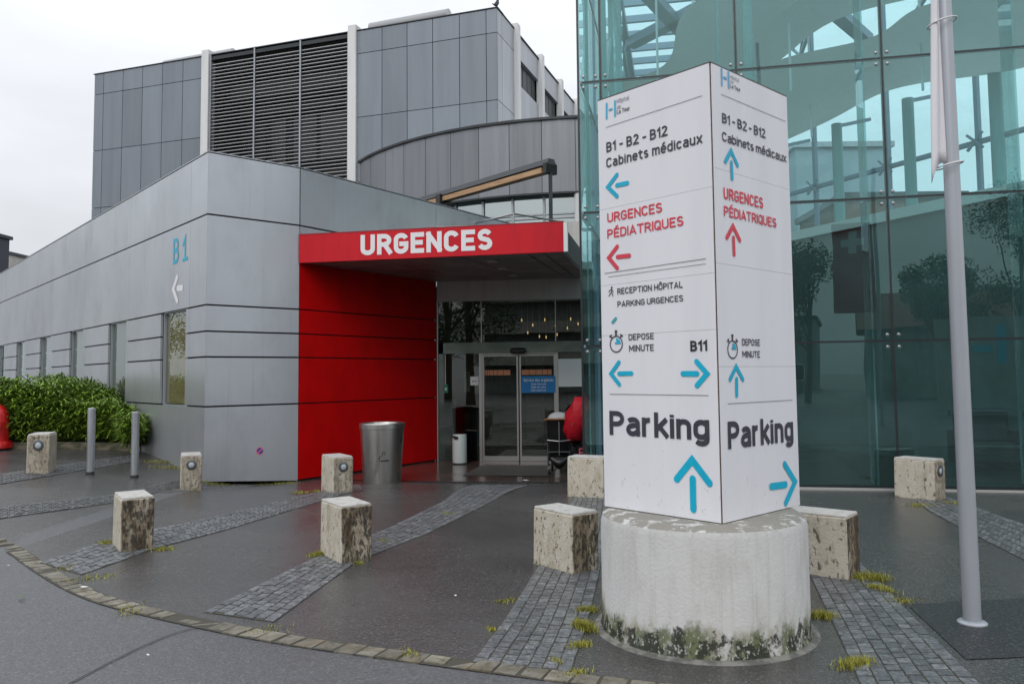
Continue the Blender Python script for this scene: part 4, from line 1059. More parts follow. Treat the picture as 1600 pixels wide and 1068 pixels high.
c1 = FTL.p(-W_, 0); c2 = FTR.p(W_, 0); c3 = c1+(c2-cf)
cen = (c1+c2)/2
ins = lambda q, k=.972: cen+(q-cen)*k
mb = MB(); mb.prism([(ins(q).x, ins(q).y) for q in (cf, c2, c3, c1)], tb-.004, tt-.03); obj('frame', mb, mat('rusty_frame', (.05,.035,.028), .6, .3), tot)
for F, a0, a1, nm in ((FTL, -W_, -.010, 'left_panel'), (FTR, .010, W_, 'right_panel')):
    mb = MB()
    zs = [tb, 1.12, tt] if nm == 'right_panel' else [tb, tt]
    if nm == 'left_panel': zs = [tb, 1.915, 2.26, 2.79, tt]
    else: zs = [tb, 1.69, 2.32, 2.91, tt]
    for z0, z1 in zip(zs, zs[1:]): mb.wb(F, a0, a1, z0+.0008, z1-.0008, -.016, 0)
    obj('panel', mb, whitep, tot)
B4p = Fr(c3, -43.11); 
mb = MB(); mb.wb(Fr(c3, -43.11), 0, W_, tb, tt, -.016, 0) if False else mb.prism([(ins(q, .97).x, ins(q, .97).y) for q in (c2, c3, c1, cen)], tb, tt-.002)
cb = MB(); cb.prism([(q.x, q.y) for q in (FTL.p(-.009, 0, -.004), FTR.p(.009, 0, -.004), FTR.p(.009, 0, -.03), FTL.p(-.009, 0, -.03))], tb+.001, tt-.001); obj('corner_strip', cb, mat('rust_strip', (.075,.04,.025), .7), tot)
obj('back_panels', mb, whitep, tot)
mb = MB(); mb.prism([(q.x, q.y) for q in (cf, c2, c3, c1)], tt+.001, tt+.008); obj('cap', mb, mat('cap_grey', (.08,.075,.07), .5), tot)
# --- left face
F = FTL
def logo(F, b1, b2, dsh, w):
    mb = MB(); stroke(mb, F, [F.at(*b1[0]), F.at(*b1[1])], w/2, .004, True); stroke(mb, F, [F.at(*b2[0]), F.at(*b2[1])], w/2, .004, True); stroke(mb, F, [F.at(*dsh[0]), F.at(*dsh[1])], w*.48, .004, True)
    obj('logo', mb, mat('logo_blue', (.13,.42,.66), .4) if F is FTR else mat('logo_cyan', (.07,.42,.64), .4), tot)
inkl = mat('faded_ink', (.2,.2,.23), .5)
logo(F, (zA(206,352), zA(206,448)), (zA(262,335), zA(262,432)), (zA(225,393), zA(241,388)), .016)
text(F, 'Hôpital', zA(275,350), zA(355,331), zA(275,322), inkl, tot, wt=.11)
text(F, 'de', zA(276,390), zA(302,383), zA(276,364), inkl, tot, wt=.11)
text(F, 'La Tour', zA(275,421), zA(362,399), zA(275,394), ink, tot, wt=.17)
rule(F, zA(202,510), zA(845,298), ink, tot)
text(F, 'B1 - B2 - B12', zA(205,677), zA(612,565), zA(205,611), ink, tot, wt=.17)
text(F, 'Cabinets médicaux', zA(205,780), zA(845,612), zA(205,716), ink, tot, wt=.165)
arrow(F, zA(214,907), zA(275,825), zA(275,968), zA(268,897), zA(352,878), .03, cyan, tot)
text(F, 'URGENCES', zB(203,197), zB(555,136), zB(203,137), redv, tot, wt=.17)
text(F, 'PÉDIATRIQUES', zB(203,300), zB(692,212), zB(203,241), redv, tot, wt=.17)
arrow(F, zB(212,422), zB(266,350), zB(266,488), zB(262,417), zB(350,407), .03, redv, tot)
rule(F, zB(185,522), zB(835,427), mat('grey_line', (.2,.2,.2)), tot, .004); rule(F, zB(208,545), zB(835,460), ink, tot, .0025)
text(F, 'RECEPTION HÔPITAL', zB(267,657), zB(687,612), zB(267,618), ink, tot, wt=.16)
text(F, 'PARKING URGENCES', zB(268,738), zB(690,697), zB(268,701), ink, tot, wt=.16)
mb = MB(); P_ = lambda x, y: F.at(*zB(x, y))
disc(mb, F, *P_(231,613), .008, .004, 12)
for pts in ([(230,622),(231,645)], [(230,624),(216,634),(214,645)], [(232,624),(238,636),(243,640)], [(230,643),(222,655),(213,668)], [(231,643),(237,655),(239,670)]):
    stroke(mb, F, [P_(*q) for q in pts], .003, .0045+.0003*len(mb.f) % .001)
obj('walking_icon', mb, ink, tot)
mb = MB(); stroke(mb, F, [P_(237,835), P_(257,811)], .011, .004, True); obj('arrow_remnant', mb, mat('teal_faded', (.05,.36,.42), .5), tot)
def watch(F, c, rx_px, ry_px, Z):
    mb = MB(); ca, cz = F.at(*Z(*c)); ra_ = abs(F.at(*Z(c[0]+rx_px, c[1]))[0]-ca)
    for i in range(28):
        a, b = 2*pi*i/28, 2*pi*(i+1)/28
        mb.face([F.p(ca+r_*cos(t_), cz+r_*sin(t_), .004) for r_, t_ in ((ra_, a), (ra_, b), (ra_*.86, b), (ra_*.86, a))])
    stroke(mb, F, [(ca, cz+ra_*1.0), (ca, cz+ra_*1.5)], ra_*.12, .0045); stroke(mb, F, [(ca-ra_*.18, cz+ra_*1.5), (ca+ra_*.18, cz+ra_*1.5)], ra_*.14, .0048)
    for s in (-1, 1):
        stroke(mb, F, [(ca+s*ra_*.66, cz+ra_*.78), (ca+s*ra_*.86, cz+ra_*1.0)], ra_*.09, .0045); stroke(mb, F, [(ca+s*ra_*.68, cz+ra_*1.14), (ca+s*ra_*1.02, cz+ra_*.86)], ra_*.09, .0048)
    stroke(mb, F, [(ca, cz), (ca-ra_*.18, cz+ra_*.22)], ra_*.05, .0045)
    wo = obj('stopwatch_icon', mb, ink, tot)
    mb = MB(); mb.face([F.p(ca, cz, .0035)]+[F.p(ca+ra_*.7*cos(R(t_)), cz+ra_*.7*sin(R(t_)), .0035) for t_ in range(0, 91, 10)])
    obj('quadrant', mb, cyan, wo)
watch(F, (260,975), 42, 50, zB)
text(F, 'DEPOSE', zB(340,950), zB(502,942), zB(340,911), ink, tot, wt=.16)
text(F, 'MINUTE', zB(343,1023), zB(502,1018), zB(343,982), ink, tot, wt=.16)
text(F, 'B11', zC(580,158), zC(665,155), zC(580,104), mat('black_vinyl', (.02,.02,.022), .5), tot, wt=.2)
arrow(F, zC(178,270), zC(218,213), zC(220,324), zC(214,270), zC(287,268), .03, cyan, tot)
arrow(F, zC(664,270), zC(611,209), zC(613,330), zC(620,270), zC(535,270), .034, cyan, tot)
rule(F, zC(172,373), zC(672,380), ink, tot)
text(F, 'Parking', zC(172,578), zC(677,606), zC(172,457), ink, tot, wt=.2, gap=.14)
arrow(F, zC(588,705), zC(511,802), zC(676,823), zC(591,790), zC(595,965), .045, cyan, tot)
# --- right face
F = FTR
logo(F, (zA(970,115), zA(972,225)), (zA(1016,138), zA(1018,245)), (zA(985,177), zA(1001,183)), .016)
text(F, 'Hôpital', zA(1025,182), zA(1085,207), zA(1025,157), inkl, tot, wt=.11)
text(F, 'de', zA(1027,212), zA(1048,220), zA(1027,190), inkl, tot, wt=.11)
text(F, 'La Tour', zA(1026,243), zA(1095,270), zA(1026,218), ink, tot, wt=.17)
rule(F, zA(966,288), zA(1397,470), ink, tot)
text(F, 'B1 - B2 - B12', zA(974,477), zA(1262,586), zA(974,412), ink, tot, wt=.17)
text(F, 'Cabinets médicaux', zA(974,598), zA(1402,748), zA(974,536), ink, tot, wt=.165)
arrow(F, zA(1033,665), zA(995,737), zA(1076,762), zA(1035,735), zA(1040,858), .03, cyan, tot)
text(F, 'URGENCES', zA(984,985), zA(1247,1046), zA(984,908), redv, tot, wt=.17)
text(F, 'PÉDIATRIQUES', zB(948,153), zB(1284,233), zB(948,88), redv, tot, wt=.17)
arrow(F, zB(1005,218), zB(966,292), zB(1049,309), zB(1008,285), zB(1013,408), .03, redv, tot)
watch(F, (1003,1010), 33, 50, zB)
text(F, 'DEPOSE', zC(838,127), zC(928,131), zC(838,93), ink, tot, wt=.16)
text(F, 'MINUTE', zC(840,188), zC(928,190), zC(840,154), ink, tot, wt=.16)
arrow(F, zC(808,234), zC(777,299), zC(842,299), zC(810,290), zC(811,386), .03, cyan, tot)
rule(F, zC(765,422), zC(1092,403), ink, tot)
text(F, 'Parking', zC(768,652), zC(1098,624), zC(768,512), ink, tot, wt=.2, gap=.14)
arrow(F, zC(1106,815), zC(1053,727), zC(1059,922), zC(1063,829), zC(980,840), .045, cyan, tot)

# ================================================================== flagpole
PB = Vector((2.88, 5.3, 0))
fp = thing('flagpole', 'tall light grey flagpole on the dark tarmac patch at the right', 'flagpole', PB)
mb = MB(); mb.tube([(PB.x, PB.y, 0.01), (PB.x, PB.y, 2), (PB.x, PB.y, 4.3), (PB.x, PB.y, 9)], [.055,.052,.047,.036], 28); obj('pole', mb, polep, fp, smooth=True)
mb = MB(); mb.lathe([(.09, .008), (.09, .018), (.08, .026), (.058, .03)], PB, 32); obj('base_plate', mb, polep, fp, smooth=True)
for zz in (4.02, 3.03, 5.2):
    mb = MB(); pts = [Vector((PB.x-.02+.09*cos(t*2*pi/20), PB.y+.09*sin(t*2*pi/20), zz+.02*cos(t*2*pi/20))) for t in range(21)]
    mb.tube(pts, .006, 6); obj('rope_ring', mb, whitec, fp, smooth=True)
def fl(u, v):
    z = 3.03+3.1*v; wd_ = max(.02, .112-.052*(z-3.03))
    x = PB.x-.044-u*wd_; y = PB.y-.03+.018*sin(u*6+v*3)
    return (x, y, z-.13*u**4*(1-sst(0, .12, v))+(.02*(1-u) if v == 0 else 0))
mb = MB(); mb.grid(fl, 10, 30)
flg = tag(obj('hanging_flag', mb, cloth, smooth=True, loc=(PB.x-.1, PB.y, 2.6)), 'limp white flag hanging down the flagpole', 'flag')
md = flg.modifiers.new('thick', 'SOLIDIFY'); md.thickness = .004

# ================================================================== bollards
def bollard_src(lamp, lab, d_=.53, w_=.29, h=.52):
    t_ = thing('concrete_bollard', lab, 'bollard', (0,0,0), 'concrete block bollards along the forecourt')
    mb = MB()
    # body with slightly uneven corners
    i = random.Random(3)
    b = [(0,0),(w_,0),(w_,d_),(0,d_)]
    mb.hexa([(x+i.uniform(-.005,.005), y+i.uniform(-.005,.005), -.06) for x, y in b], [(x+i.uniform(-.006,.006), y+i.uniform(-.006,.006), h-.02) for x, y in b])
    obj('block', mb, concl if lamp else conc, t_, bevel=.012)
    mb = MB(); mb.hexa([(x+.004*(1 if x == 0 else -1), y+.004*(1 if y == 0 else -1), h-.019) for x, y in b], [(x+.01*(1 if x == 0 else -1), y+.01*(1 if y == 0 else -1), h) for x, y in b])
    obj('weathered_top', mb, conctop, t_, bevel=.006)
    if lamp:
        F_ = Fr((0,0,0), 90)
        mb = MB(); cx_, cz_ = w_/2, h-.15
        q = Vector((cx_, 0, cz_)); mb.tube([q+Vector((0,.005,0)), q+Vector((0,-.010,0)), q+Vector((0,-.014,0))], [.072,.07,.06], 24)
        lm = obj('bulkhead_lamp', mb, mat('lamp_rim', (.12,.13,.14), .4, .6), t_, smooth=True)
        mb = MB(); mb.tube([q+Vector((0,-.012,0)), q+Vector((0,-.018,0)), q+Vector((0,-.021,0))], [.042,.034,.012], 20)
        obj('lens', mb, mat('lamp_lens', (.42,.47,.5), .12), lm, smooth=True)
    return t_
plain = bollard_src(False, 'x'); lampd = bollard_src(True, 'x')
first = {0: True, 1: True}
def place(kind, px, az, lab, h=1., corner='front', sz=1.):
    src = lampd if kind else plain
    o = src if first[kind] else copy_tree(src); first[kind] = False
    g_ = G(*px); a = R(az)   # az: direction of the long side from the front corner
    o.location = (g_.x, g_.y, gz(g_.x, g_.y)); o.rotation_euler.z = -a
    o.scale = (sz, sz, h)
    o['label'] = lab
# local +Y runs along the long side, +X along the narrow side
place(0, (188,864), -34.5, 'stained concrete bollard on the leftmost cobbled strip, nearest the kerb stones', 1.0)
place(0, (533,882), -34, 'concrete bollard with rust-brown right side, in front of the steel ash bin', .99)
place(0, (895,899), -37, 'blackened concrete bollard just left of the round drum', .97)
place(0, (1326.5,908), -50, 'concrete bollard just right of the round drum', .98)
place(1, (41,740), -20, 'lamp bollard at far left in front of the hedge', 1.12)
place(1, (282,766), -24, 'lamp bollard by the corner of the aluminium wing', 1.0)
place(1, (1462,783), -38, 'lamp bollard before the glass hall, left of the flagpole', 1.0)
place(0, (944,779), -64, 'concrete bollard half hidden behind the white totem', 1.05)
place(1, (521,771), -33, 'lamp bollard in front of the red wall', 1.0)

# steel posts
ps = None
for px, lab in (((141,741), 'steel post nearer the hedge end, left of the pair'), ((210,746), 'steel post nearer the aluminium wing, right of the pair')):
    g_ = G(*px); z0 = gz(g_.x, g_.y)
    t_ = thing('steel_post', lab, 'post', (g_.x, g_.y, z0), 'pair of steel posts beside the hedge')
    obj('shaft', MB().tube([(g_.x, g_.y, z0-.03), (g_.x, g_.y, z0+1.0), (g_.x, g_.y, z0+1.012)], [.056,.056,.045], 20), galv, t_, smooth=True)
    obj('dark_foot', MB().tube([(g_.x, g_.y, z0-.01), (g_.x, g_.y, z0+.045)], .059, 20), darkm, t_, smooth=True)

# red hydrant-like post at the far left
g_ = G(-7, 703); z0 = gz(g_.x, g_.y)
hy = thing('fire_hydrant', 'red round-topped fire hydrant at the left edge by the hedge', 'hydrant', (g_.x, g_.y, z0))
mb = MB(); mb.lathe([(.21, .13), (.205, .5), (.21, .52), (.205, .54), (.2, .62), (.17, .74), (.1, .82), (.02, .85)], (g_.x, g_.y, z0), 28); obj('body', mb, hydr, hy, smooth=True)
mb = MB(); mb.lathe([(.27, .04), (.275, .1), (.25, .16), (.205, .17)], (g_.x, g_.y, z0), 28); obj('flange', mb, hydr, hy, smooth=True)
mb = MB(); mb.lathe([(.2, -.03), (.2, .04)], (g_.x, g_.y, z0), 20); obj('dark_foot', mb, darkm, hy)
mb = MB(); mb.tube([(g_.x+.12, g_.y-.15, z0+.45), (g_.x+.16, g_.y-.22, z0+.45)], .055, 16); obj('outlet', mb, hydr, hy, smooth=True)

# ================================================================== ash bin, small bin
q = G(602, 747); q = Vector((-2.5, 13.75, 0)); z0 = gz(q.x, q.y)+.01
ab = thing('ash_bin', 'large tapered stainless steel ash bin against the red wall', 'bin', (q.x, q.y, z0))
mb = MB(); mb.lathe([(.315, 0), (.32, .02), (.372, .92)], (q.x, q.y, z0), 48); obj('body', mb, steel, ab, smooth=True)
mb = MB(); mb.lathe([(.374, .925), (.388, .925), (.39, 1.0), (.378, 1.015), (.34, 1.01), (.33, .97), (.02, .965)], (q.x, q.y, z0), 48); obj('rim', mb, steel, ab, smooth=True)
mb = MB(); dirn = (Vector((0,0,0))-Vector((q.x, q.y, 0))).normalized()
def onbin(u, z): # u metres around from the camera-facing line
    r_ = .318+.052*(z/.92)+.003; a = atan2(dirn.y, dirn.x)+u/r_; return Vector((q.x+r_*cos(a), q.y+r_*sin(a), z0+z))
def bline(pts, w_):
    pts = [onbin(*p) for p in pts]
    mb.tube(pts, w_, 6)
for i in range(8): pass
mb.tube([onbin(-.03+.02*i, .40+.001*i) for i in range(8)], .017, 6); mb.tube([onbin(-.055, .4), onbin(-.042, .4)], .008, 6)
mb.tube([onbin(-.05,.42), onbin(-.045,.45), onbin(-.03,.475), onbin(-.005,.48), onbin(.01,.5), onbin(.0,.525), onbin(.02,.545), onbin(.045,.54), onbin(.05,.515), onbin(.03,.5)], .008, 6)
obj('smoking_icon', mb, rubber, ab)
q = Vector((-1.41, 16.55, 0)); z0 = gz(q.x, q.y)+.013
sb = thing('pedal_bin', 'small white cylindrical bin beside the sliding doors', 'bin', (q.x, q.y, z0))
mb = MB(); mb.lathe([(.142, .0), (.148, .03), (.148, .57), (.138, .6), (.02, .605)], (q.x, q.y, z0), 32); obj('body', mb, mat('bin_white', (.55,.6,.6), .4), sb, smooth=True)
mb = MB(); mb.lathe([(.151, .0), (.151, .025)], (q.x, q.y, z0), 32); obj('base', mb, darkm, sb)
mb = MB(); mb.bar((q.x-.1, q.y-.13, z0+.54), (q.x-.02, q.y-.165, z0+.54), .03, .05); mb.bar((q.x-.16, q.y-.06, z0+.56), (q.x-.08, q.y-.14, z0+.56), .02, .03); obj('handle', mb, rubber, sb)

# ================================================================== stroller with umbrella
so_ = G(873, 742); S0 = Vector((so_.x, so_.y, gz(so_.x, so_.y)+.012)); S0.z = gz(S0.x, S0.y)+.012
stv = thing('stroller', 'black folding stroller parked right of the doors', 'stroller', S0)
def sq(x, y, z): return S0+Vector((x, y, z))
for wx, wy, r_ in ((-.17, .0, .1), (.2, .0, .1), (-.1, .55, .12), (.26, .55, .12)):
    mb = MB(); mb.tube([sq(wx-.02, wy, r_), sq(wx+.02, wy, r_)], r_, 20); wh = obj('wheel', mb, rubber, stv, smooth=True)
    mb = MB(); mb.tube([sq(wx-.023, wy, r_), sq(wx+.023, wy, r_)], r_*.4, 12); obj('hub', mb, frame, wh)
mb = MB()
for s in (-1, 1):
    x0 = .015+s*.2
    mb.tube([sq(x0, 0, .18), sq(x0, .3, .55), sq(x0-.0, .1, 1.0)], .014, 8); mb.tube([sq(x0+.04, .52, .2), sq(x0, .3, .5)], .014, 8)
mb.tube([sq(-.185, .05, .4), sq(.215, .05, .4)], .012, 8)
obj('chassis', mb, darkm, stv, smooth=True)
mb = MB(); mb.tube([sq(-.24, .08, .98), sq(-.2, -.02, 1.0), sq(.2, -.02, 1.0), sq(.24, .08, .98)], .018, 10); obj('handle', mb, mat('tan_leather', (.3,.14,.06), .6), stv, smooth=True)
mb = MB()
def seatf(u, v):
    x = -.2+.42*u; bul = sin(pi*u)*.07; z = .3+.66*v; wsc = .8+.2*v
    return sq(.015+(x)*wsc, .16-bul-.06*sin(pi*v), z)
mb.grid(seatf, 12, 12); mb.grid(lambda u, v: seatf(1-u, v)+Vector((0,.18+.1*sin(pi*u),0)), 12, 12); mb.grid(lambda u, v: seatf(0, v)+Vector((0,.2*u,0)), 3, 12); mb.grid(lambda u, v: seatf(1, v)+Vector((0,.2*u,0)), 3, 12)
obj('seat_back', mb, blackfab, stv, smooth=True)
mb = MB(); mb.tube([sq(-.2, .02, .62), sq(.015, -.04, .6), sq(.23, .02, .62)], .008, 6); mb.tube([sq(.015, -.035, .95), sq(.015, -.045, .6), sq(.015, -.0, .35)], .006, 6); obj('seam_piping', mb, frame, stv)
mb = MB(); mb.grid(lambda u, v: sq(.015+.2*cos(pi*u)*cos(v*pi/2), .2-.14*sin(v*pi/2), .99+.13*sin(pi*u)*cos(v*pi/2)), 16, 8); obj('canopy', mb, mat('pale_hood', (.4,.42,.45), .6), stv, smooth=True)
mb = MB(); mb.grid(lambda u, v: sq(.015+(.2-.05*v)*(2*u-1), .02+.1*v-.12*sin(pi*u)*sin(pi*v), .3-.22*v*(.3+.7*sin(pi*u))), 14, 8); mb.grid(lambda u, v: sq(.015+.2*(2*u-1), .02+.4*v, .3-.04*sin(pi*v)), 6, 6)
obj('basket', mb, rubber, stv, smooth=True)
# red umbrella leaning over the stroller
um = thing('umbrella', 'open red umbrella hooked on its side over the stroller', 'umbrella', sq(.35, .0, .3))
apex = sq(.27, -.2, .93); axis = Vector((-.42, -.86, -.22)).normalized()
tip_dir = axis
ux = Vector((.42, -.1, .92)); ux = (ux-axis*ux.dot(axis)).normalized(); uy = axis.cross(ux).normalized()
rim_c = apex-axis*.2
def umb(u, v, su=.53, sv=.27):
    a = 2*pi*u; sc_ = 1-.16*abs(sin(4*a))*v
    r_ = sin(v*pi/2*.92)
    return apex+Vector((.0,0,.02))-axis*(.24*(1-cos(v*pi/2*.95)))+ux*cos(a)*su*r_*sc_+uy*sin(a)*sv*r_*sc_
mb = MB(); mb.grid(lambda u, v: umb(u, v), 16, 6); o = obj('cloth_cover', mb, mat('umbrella_red', (.50,.006,.02), .55), um, smooth=False)
mb = MB()
for k in range(8): mb.tube([umb(k/8, v/5)-axis*.008 for v in range(6)], .003, 5)
obj('ribs', mb, frame, um)
mb = MB(); mb.tube([apex+axis*.05, apex-axis*.5], .008, 8); obj('shaft', mb, frame, um)
bg_ = thing('black_bag', 'black bag with red lettering standing right of the stroller', 'bag', sq(.42, .12, 0))
obj('body', MB().box(S0.x+.33, S0.x+.5, S0.y+.12, S0.y+.34, S0.z, S0.z+.52), blackfab, bg_, bevel=.03)
FB = Fr((S0.x+.33, S0.y+.118, 0), 90); text(FB, 'E', (.05, S0.z+.3), .13, S0.z+.46, mat('pink_print', (.6,.1,.14), .5), bg_, wt=.14, raw=True)

# ================================================================== hedge and its border
pl_ = [G(-150,704), G(0,703), G(75,701), G(150,702), G(236,706)]
bp_ = smoothp(resample(pl_, .4), 2)
mb = MB()
for a, b in zip(bp_, bp_[1:]):
    z0 = gz(a.x, a.y); z1 = gz(b.x, b.y); v = Vector((0, .14, 0))
    mb.hexa([(a.x, a.y, z0-.05), (b.x, b.y, z1-.05), (b.x, b.y+.14, z1-.05), (a.x, a.y+.14, z0-.05)], [(a.x, a.y, z0+.13), (b.x, b.y, z1+.13), (b.x, b.y+.14, z1+.13), (a.x, a.y+.14, z0+.13)])
tag(obj('planter_border', mb, mat('old_concrete', (.16,.14,.1), .85, col2=(.05,.055,.025), sc=(4,4,9), bump=.8, bsc=30)), 'low mossy concrete border along the foot of the hedge', 'border')
hd = thing('hedge', 'dense bright green hedge of arching narrow leaves along the wing', 'hedge', (-10, 16, .45))
rr = random.Random(11); mb = MB(); mi = MB()
def wall_y(x):  # y of the wing's left wall at x
    t_ = (C0.x-x)/sin(R(41.84)); return C0.y+t_*cos(R(41.84))
def front_y(x):
    for a, b in zip(bp_, bp_[1:]):
        if a.x <= x <= b.x: return a.y+(b.y-a.y)*(x-a.x)/(b.x-a.x)+.2
    return bp_[0].y+.2
def htop(x, y):
    xr = sst(-7.0, -9.6, x); return .5+(.42+.66*xr)*(1+.3*mn.noise(Vector((x*1.1, y*1.1, 0))))+.12*mn.noise(Vector((x*3, y*3, 3)))
for i in range(27000):
    x = rr.uniform(-17, -7.15) if rr.random() < .75 else rr.uniform(-10, -7.15)
    y0 = front_y(x); y1 = min(wall_y(x)-.1, y0+2.4)
    if y1 <= y0: continue
    v_ = rr.random()
    if v_ < .6:
        y = y0+(y1-y0)*rr.random(); z = htop(x, y)-abs(rr.gauss(0, .14))-.12*(1-min(1,(y-y0)/.5))**2*2
    else:
        z = .5+(htop(x, y0)-.5)*rr.random(); y = y0+rr.random()**1.5*.35-.25*sin(pi*min(1, (z-.5)/1.1))
    # arching leaf
    az = rr.uniform(0, 2*pi) if rr.random() < .5 else rr.uniform(-2.6, -.5)
    L = rr.uniform(.13, .32); wd_ = L*.042+.0025; up = rr.uniform(.2, 1.2)
    d = Vector((cos(az), sin(az), up)).normalized(); sd2 = Vector((-sin(az), cos(az), 0))*wd_
    p = Vector((x, y, z)); q = p+d*L*.5; e = q+Vector((d.x, d.y, d.z-.75)).normalized()*L*.6
    tn = rr.uniform(-.7, .9)+(.5 if rr.random() < .15 else 0)
    mb.face([p-sd2*.4, p+sd2*.4, q+sd2, q-sd2], tn); mb.face([q-sd2, q+sd2, e], tn+.15)
for i in range(80):  # dark inner mass made of coarse branches
    pass
obj('leaves', mb, leafm, hd)
mb = MB()
for i in range(240):
    x = rr.uniform(-16.5, -7.4); y0 = front_y(x); y1 = min(wall_y(x)-.3, y0+2.2)
    if y1 <= y0+.1: continue
    y = rr.uniform(y0+.1, y1); zt = htop(x, y)-.15
    mb.tube([(x, y, .4), (x+rr.uniform(-.1,.1), y+rr.uniform(-.1,.1), (.4+zt)/2), (x+rr.uniform(-.2,.2), y+rr.uniform(-.2,.2), zt)], [.012,.01,.005], 5)
obj('stems', mb, bark, hd)
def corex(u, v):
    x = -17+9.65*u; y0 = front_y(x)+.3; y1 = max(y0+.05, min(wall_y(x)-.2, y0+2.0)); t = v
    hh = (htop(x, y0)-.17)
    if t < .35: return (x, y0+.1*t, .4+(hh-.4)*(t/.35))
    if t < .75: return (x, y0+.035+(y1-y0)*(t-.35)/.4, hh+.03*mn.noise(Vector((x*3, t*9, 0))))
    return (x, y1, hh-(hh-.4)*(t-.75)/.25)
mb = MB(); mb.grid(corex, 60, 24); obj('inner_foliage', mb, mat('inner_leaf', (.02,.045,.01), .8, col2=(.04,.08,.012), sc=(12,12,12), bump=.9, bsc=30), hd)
pt = thing('leafy_weed', 'pale broad-leaved weed poking out of the hedge near the hydrant', 'plant', (-9.45, 14.4, .5))
mb = MB()
bq = G(20, 618, 1.35)
for i in range(16):
    az = rr.uniform(0, 2*pi); L = rr.uniform(.12, .26); q = bq+Vector((rr.uniform(-.15,.15), rr.uniform(-.1,.1), rr.uniform(-.22,.22))); d = Vector((cos(az), sin(az)*.6-.3, rr.uniform(-.2,.6))).normalized(); s_ = Vector((-d.y, d.x, .2)).normalized()*L*.3
    mb.face([q, q+d*L*.5+s_, q+d*L, q+d*L*.5-s_], rr.uniform(-.4, .8))
obj('leaves', mb, leafy, pt); obj('stem', MB().tube([(bq.x, bq.y+.05, .5), bq], .01, 6), leafy, pt)

# ================================================================== moss and grass tufts in the joints
mb = MB(); rr = random.Random(5)
def tuft(px, py, n, r_, h_):
    n = int(n*1.7); h_ *= .95; r_ *= 1.1
    c_ = G(px, py)
    for i in range(n):
        k_ = int(px+py) % 3-1; gx_ = rr.gauss(0, r_*.55); gy_ = rr.gauss(0, r_*.45); x, y = c_.x+gx_*(1+.3*k_), c_.y+gy_+gx_*.5*k_; z = gz(x, y)+.006
        az = rr.uniform(0, 2*pi); L = h_*rr.uniform(.5, 1.2); w2 = .0035
        e = Vector((x+cos(az)*L*.7, y+sin(az)*L*.7, z+L)); s_ = Vector((-sin(az), cos(az), 0))*w2
        mb.face([Vector((x, y, z))-s_, Vector((x, y, z))+s_, e], rr.uniform(-.6, 1))
for px, py, n, r_, h_ in ((165,849,160,.1,.03),(255,859,140,.08,.03),(498,868,220,.07,.04),(1358,905,420,.11,.05),(1376,922,300,.09,.035),(1284,964,320,.07,.04),(918,955,200,.06,.035),(913,983,380,.07,.05),(906,1010,120,.05,.03),(1335,1040,260,.07,.04),(1410,940,120,.1,.02),(955,842,60,.05,.02),
        (900,1052,80,.06,.02),(870,1035,60,.05,.02),(340,757,150,.2,.03),(400,756,200,.3,.03),(440,755,150,.25,.03),(325,755,120,.12,.03),(470,770,90,.12,.03),(495,768,90,.08,.03),(1440,790,120,.15,.03),(1495,788,120,.15,.04),(255,722,200,.22,.04),(270,731,160,.2,.04),(600,846,70,.1,.02),(560,880,60,.08,.02),(700,803,80,.15,.02),(790,940,60,.06,.02),(770,985,50,.05,.02),(135,905,120,.14,.02),(105,888,80,.12,.02),(200,955,80,.15,.02),(420,985,50,.1,.02),(640,1022,50,.08,.02)):
    tuft(px, py, n, r_, h_)
struct(obj('moss', mb, mossm), 'stuff')
# hairline repair seams in the road
for pts in ([(96,1075),(180,1030),(262,992),(330,974)], [(1415,946),(1378,985),(1500,1060)],):
    q = smoothp(resample([G(*p) for p in pts], .12), 1); q = [p+Vector((random.uniform(-.008,.008), random.uniform(-.008,.008), 0)) for p in q]
    struct(obj('road_seam', ribbon(q, -.006, .006, .0075), mat('seam_tar', (.022,.022,.023), .5)))
# small litter and leaf bits on the ground
for px, py, s_, mt_, lab, nm in ((822,752,.055,whites,'crumpled white paper scrap at the entrance threshold','paper_scrap'), (712,935,.012,whites,'tiny white scrap on the asphalt centre','paper_scrap'), (131,921,.03,whites,'pale scrap lying on the kerb stones at left','paper_scrap'), (34,936,.03,leafd,'fallen dark leaf on the road at lower left','fallen_leaf'), (231,1029,.012,whites,'pale chip of litter on the lower left road','paper_scrap'), (13,887,.014,whites,'pale scrap near the left end of the kerb stones','paper_scrap')):
    c_ = G(px, py); zz = gz(c_.x, c_.y)+.022
    mb = MB(); pts = [Vector((c_.x+s_*cos(a)*rr.uniform(.7,1.4), c_.y+s_*sin(a)*rr.uniform(.5,1.), zz+rr.uniform(0,.008))) for a in (0, 1.2, 2.4, 3.6, 5)]
    ctr = sum(pts, Vector())/5+Vector((0,0,.006))
    for i in range(5): mb.face([pts[i], pts[(i+1) % 5], ctr])
    tag(obj(nm, mb, mt_, loc=c_), lab, 'litter' if nm == 'paper_scrap' else 'leaf')

